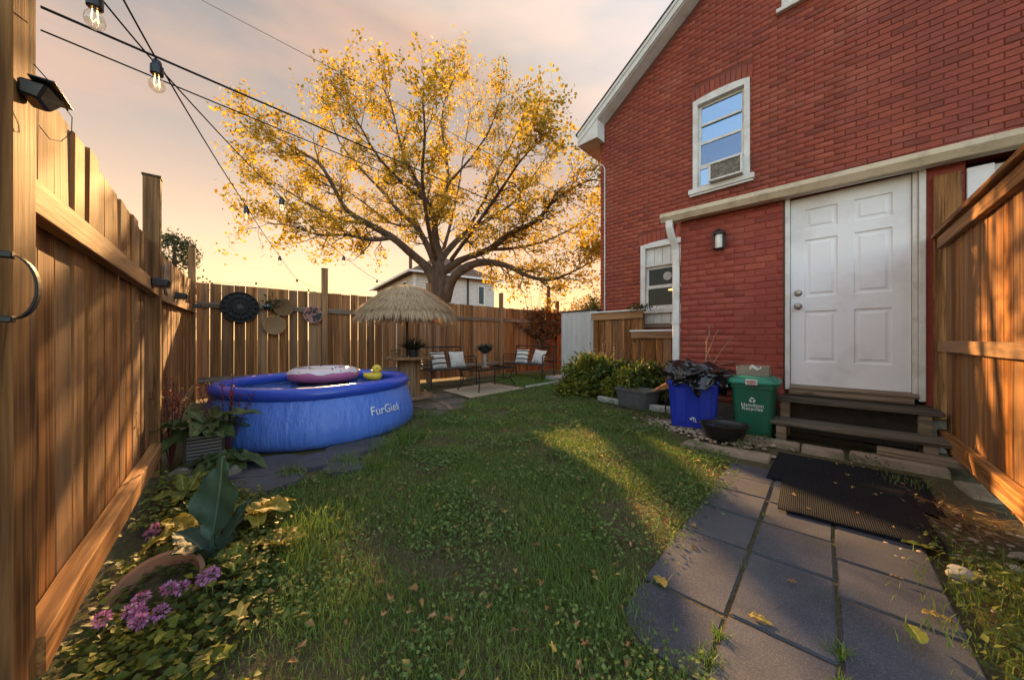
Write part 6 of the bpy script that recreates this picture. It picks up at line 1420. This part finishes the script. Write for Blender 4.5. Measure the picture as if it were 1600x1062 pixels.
# fallen leaves
m_dryleaf = [leafmat('dry_brown_leaf', (.30, .14, .05), (.18, .08, .03), .7, .2), leafmat('dry_tan_leaf', (.34, .19, .08), (.22, .11, .05), .7, .25), leafmat('dry_yellow_leaf', (.46, .32, .07), (.33, .2, .045), .6, .3)]
def lobed_leaf(loc, s, mat, label, group, rot=None):
    k = 20; vs = [(0, 0, 0)]; ph = random.uniform(0, 6); bx, by = random.uniform(.8, 2.2), random.uniform(-.6, .6)
    for i in range(k):
        a = 2*math.pi*i/k; r = s*(.62+.2*math.cos(a*5+ph)+random.uniform(-.12, .12)); x, y = r*math.cos(a)*.62, r*math.sin(a); vs.append((x, y, bx*x*x/s+by*y*y/s+.15*s*math.sin(a*2+ph)))
    return tag(MB().add(vs, [(0, i+1, (i+1) % k+1) for i in range(k)]).build('fallen_leaf', mat, None, loc, rot or (random.uniform(-.3, .3), random.uniform(-.3, .3), random.uniform(0, 6)), smooth=80), label, 'leaf', group)
def gpx(x, y): d = 525/(y-531); return ((x-800)/525*d, d)
for (x, y, s, m) in ((675, 970, .035, 1), (700, 975, .03, 0), (610, 945, .035, 0), (640, 965, .03, 1), (470, 1020, .035, 0), (600, 968, .03, 1), (865, 1022, .032, 2), (925, 900, .035, 0), (985, 858, .03, 1), (900, 985, .03, 0), (915, 1015, .035, 0), (870, 985, .022, 2), (905, 1050, .035, 1), (980, 1018, .03, 0), (980, 1045, .035, 1), (520, 770, .03, 2), (640, 780, .026, 1), (575, 770, .03, 2), (1000, 855, .025, 0), (765, 955, .028, 0), (705, 975, .03, 1)):
    p = gpx(x, y); lobed_leaf((p[0], p[1], .022), s*.75, m_dryleaf[m], 'curled dry brown leaf lying on the lawn', 'dry leaves on the lawn')
lobed_leaf((*gpx(376, 985), .06), .055, m_dryleaf[2], 'pale yellow leaf lying on the left ground cover', None, (.5, .1, .4))
def litter():
    x, y = scatter(LAWN, 42, .05); k = y < 5; x, y = x[k], y[k]; n = len(x); a = RNG.uniform(0, 6.28, n)
    o = link('leaf_litter', leaf_mesh('leaf_litter', np.stack([x, y, RNG.uniform(.012, .035, n)], 1), np.stack([np.cos(a), np.sin(a), RNG.normal(0, .3, n)], 1), rand_dirs(n, 1.6), RNG.uniform(.02, .05, n), RNG.uniform(.012, .03, n), foliage('litter_leaf', [(0, (.16, .08, .03)), (.5, (.30, .17, .06)), (1, (.44, .31, .09))], .2, .7), fold=.3)); tag(o, 'small dry leaves scattered through the lawn', 'leaf litter', kind='stuff')
litter()
def slip(x, y, L_, W_, mat, label, z, rz, group=None):
    p = gpx(x, y); o = big_leaf('fallen_leaf', mat, None, (p[0], p[1], z), (.05, random.uniform(-.1, .1), rz), L_, W_, .15, .004, 0, int(x)); return tag(o, label, 'leaf', group)
slip(1040, 925, .075, .045, m_dryleaf[2], 'upright yellow leaf on the paver at the lawn edge', .022, .2); slip(1170, 968, .07, .03, m_dryleaf[2], 'curled yellow leaf on the middle pavers', .021, -2.2); slip(1245, 922, .03, .02, m_dryleaf[0], 'small brown leaf on the middle column of pavers', .03, .7); slip(1390, 908, .04, .010, m_dryleaf[1], 'thin tan leaf on the right pavers', .03, -2.2); slip(1440, 968, .08, .03, m_dryleaf[2], 'yellow leaf at the right edge of the path', .03, -2.0)
slip(1408, 860, .12, .045, m_hosta2, 'long green leaf lying on the front corner of the mat', .045, -2.1); slip(1480, 722, .13, .035, m_hosta2, 'long green leaf lying by the step leg and right fence', .05, -1.9); slip(1440, 1030, .10, .05, m_hosta2, 'green leaf beside the path near the right fence', .05, -.6)
for i, (x, y) in enumerate(((1265, 726), (1308, 732), (1332, 731), (1369, 742), (1418, 758), (1324, 751), (1305, 764), (1333, 771), (1367, 783), (1378, 781), (1239, 783), (1340, 813), (1395, 835), (1430, 783), (1262, 805), (1245, 700), (1350, 733), (1410, 765))):
    p = gpx(x, y); lobed_leaf((p[0], p[1], .043), random.uniform(.010, .022), m_dryleaf[random.choice((1, 1, 0, 2))], 'tiny dry leaf scrap on the black mats', 'leaf scraps on the mats')
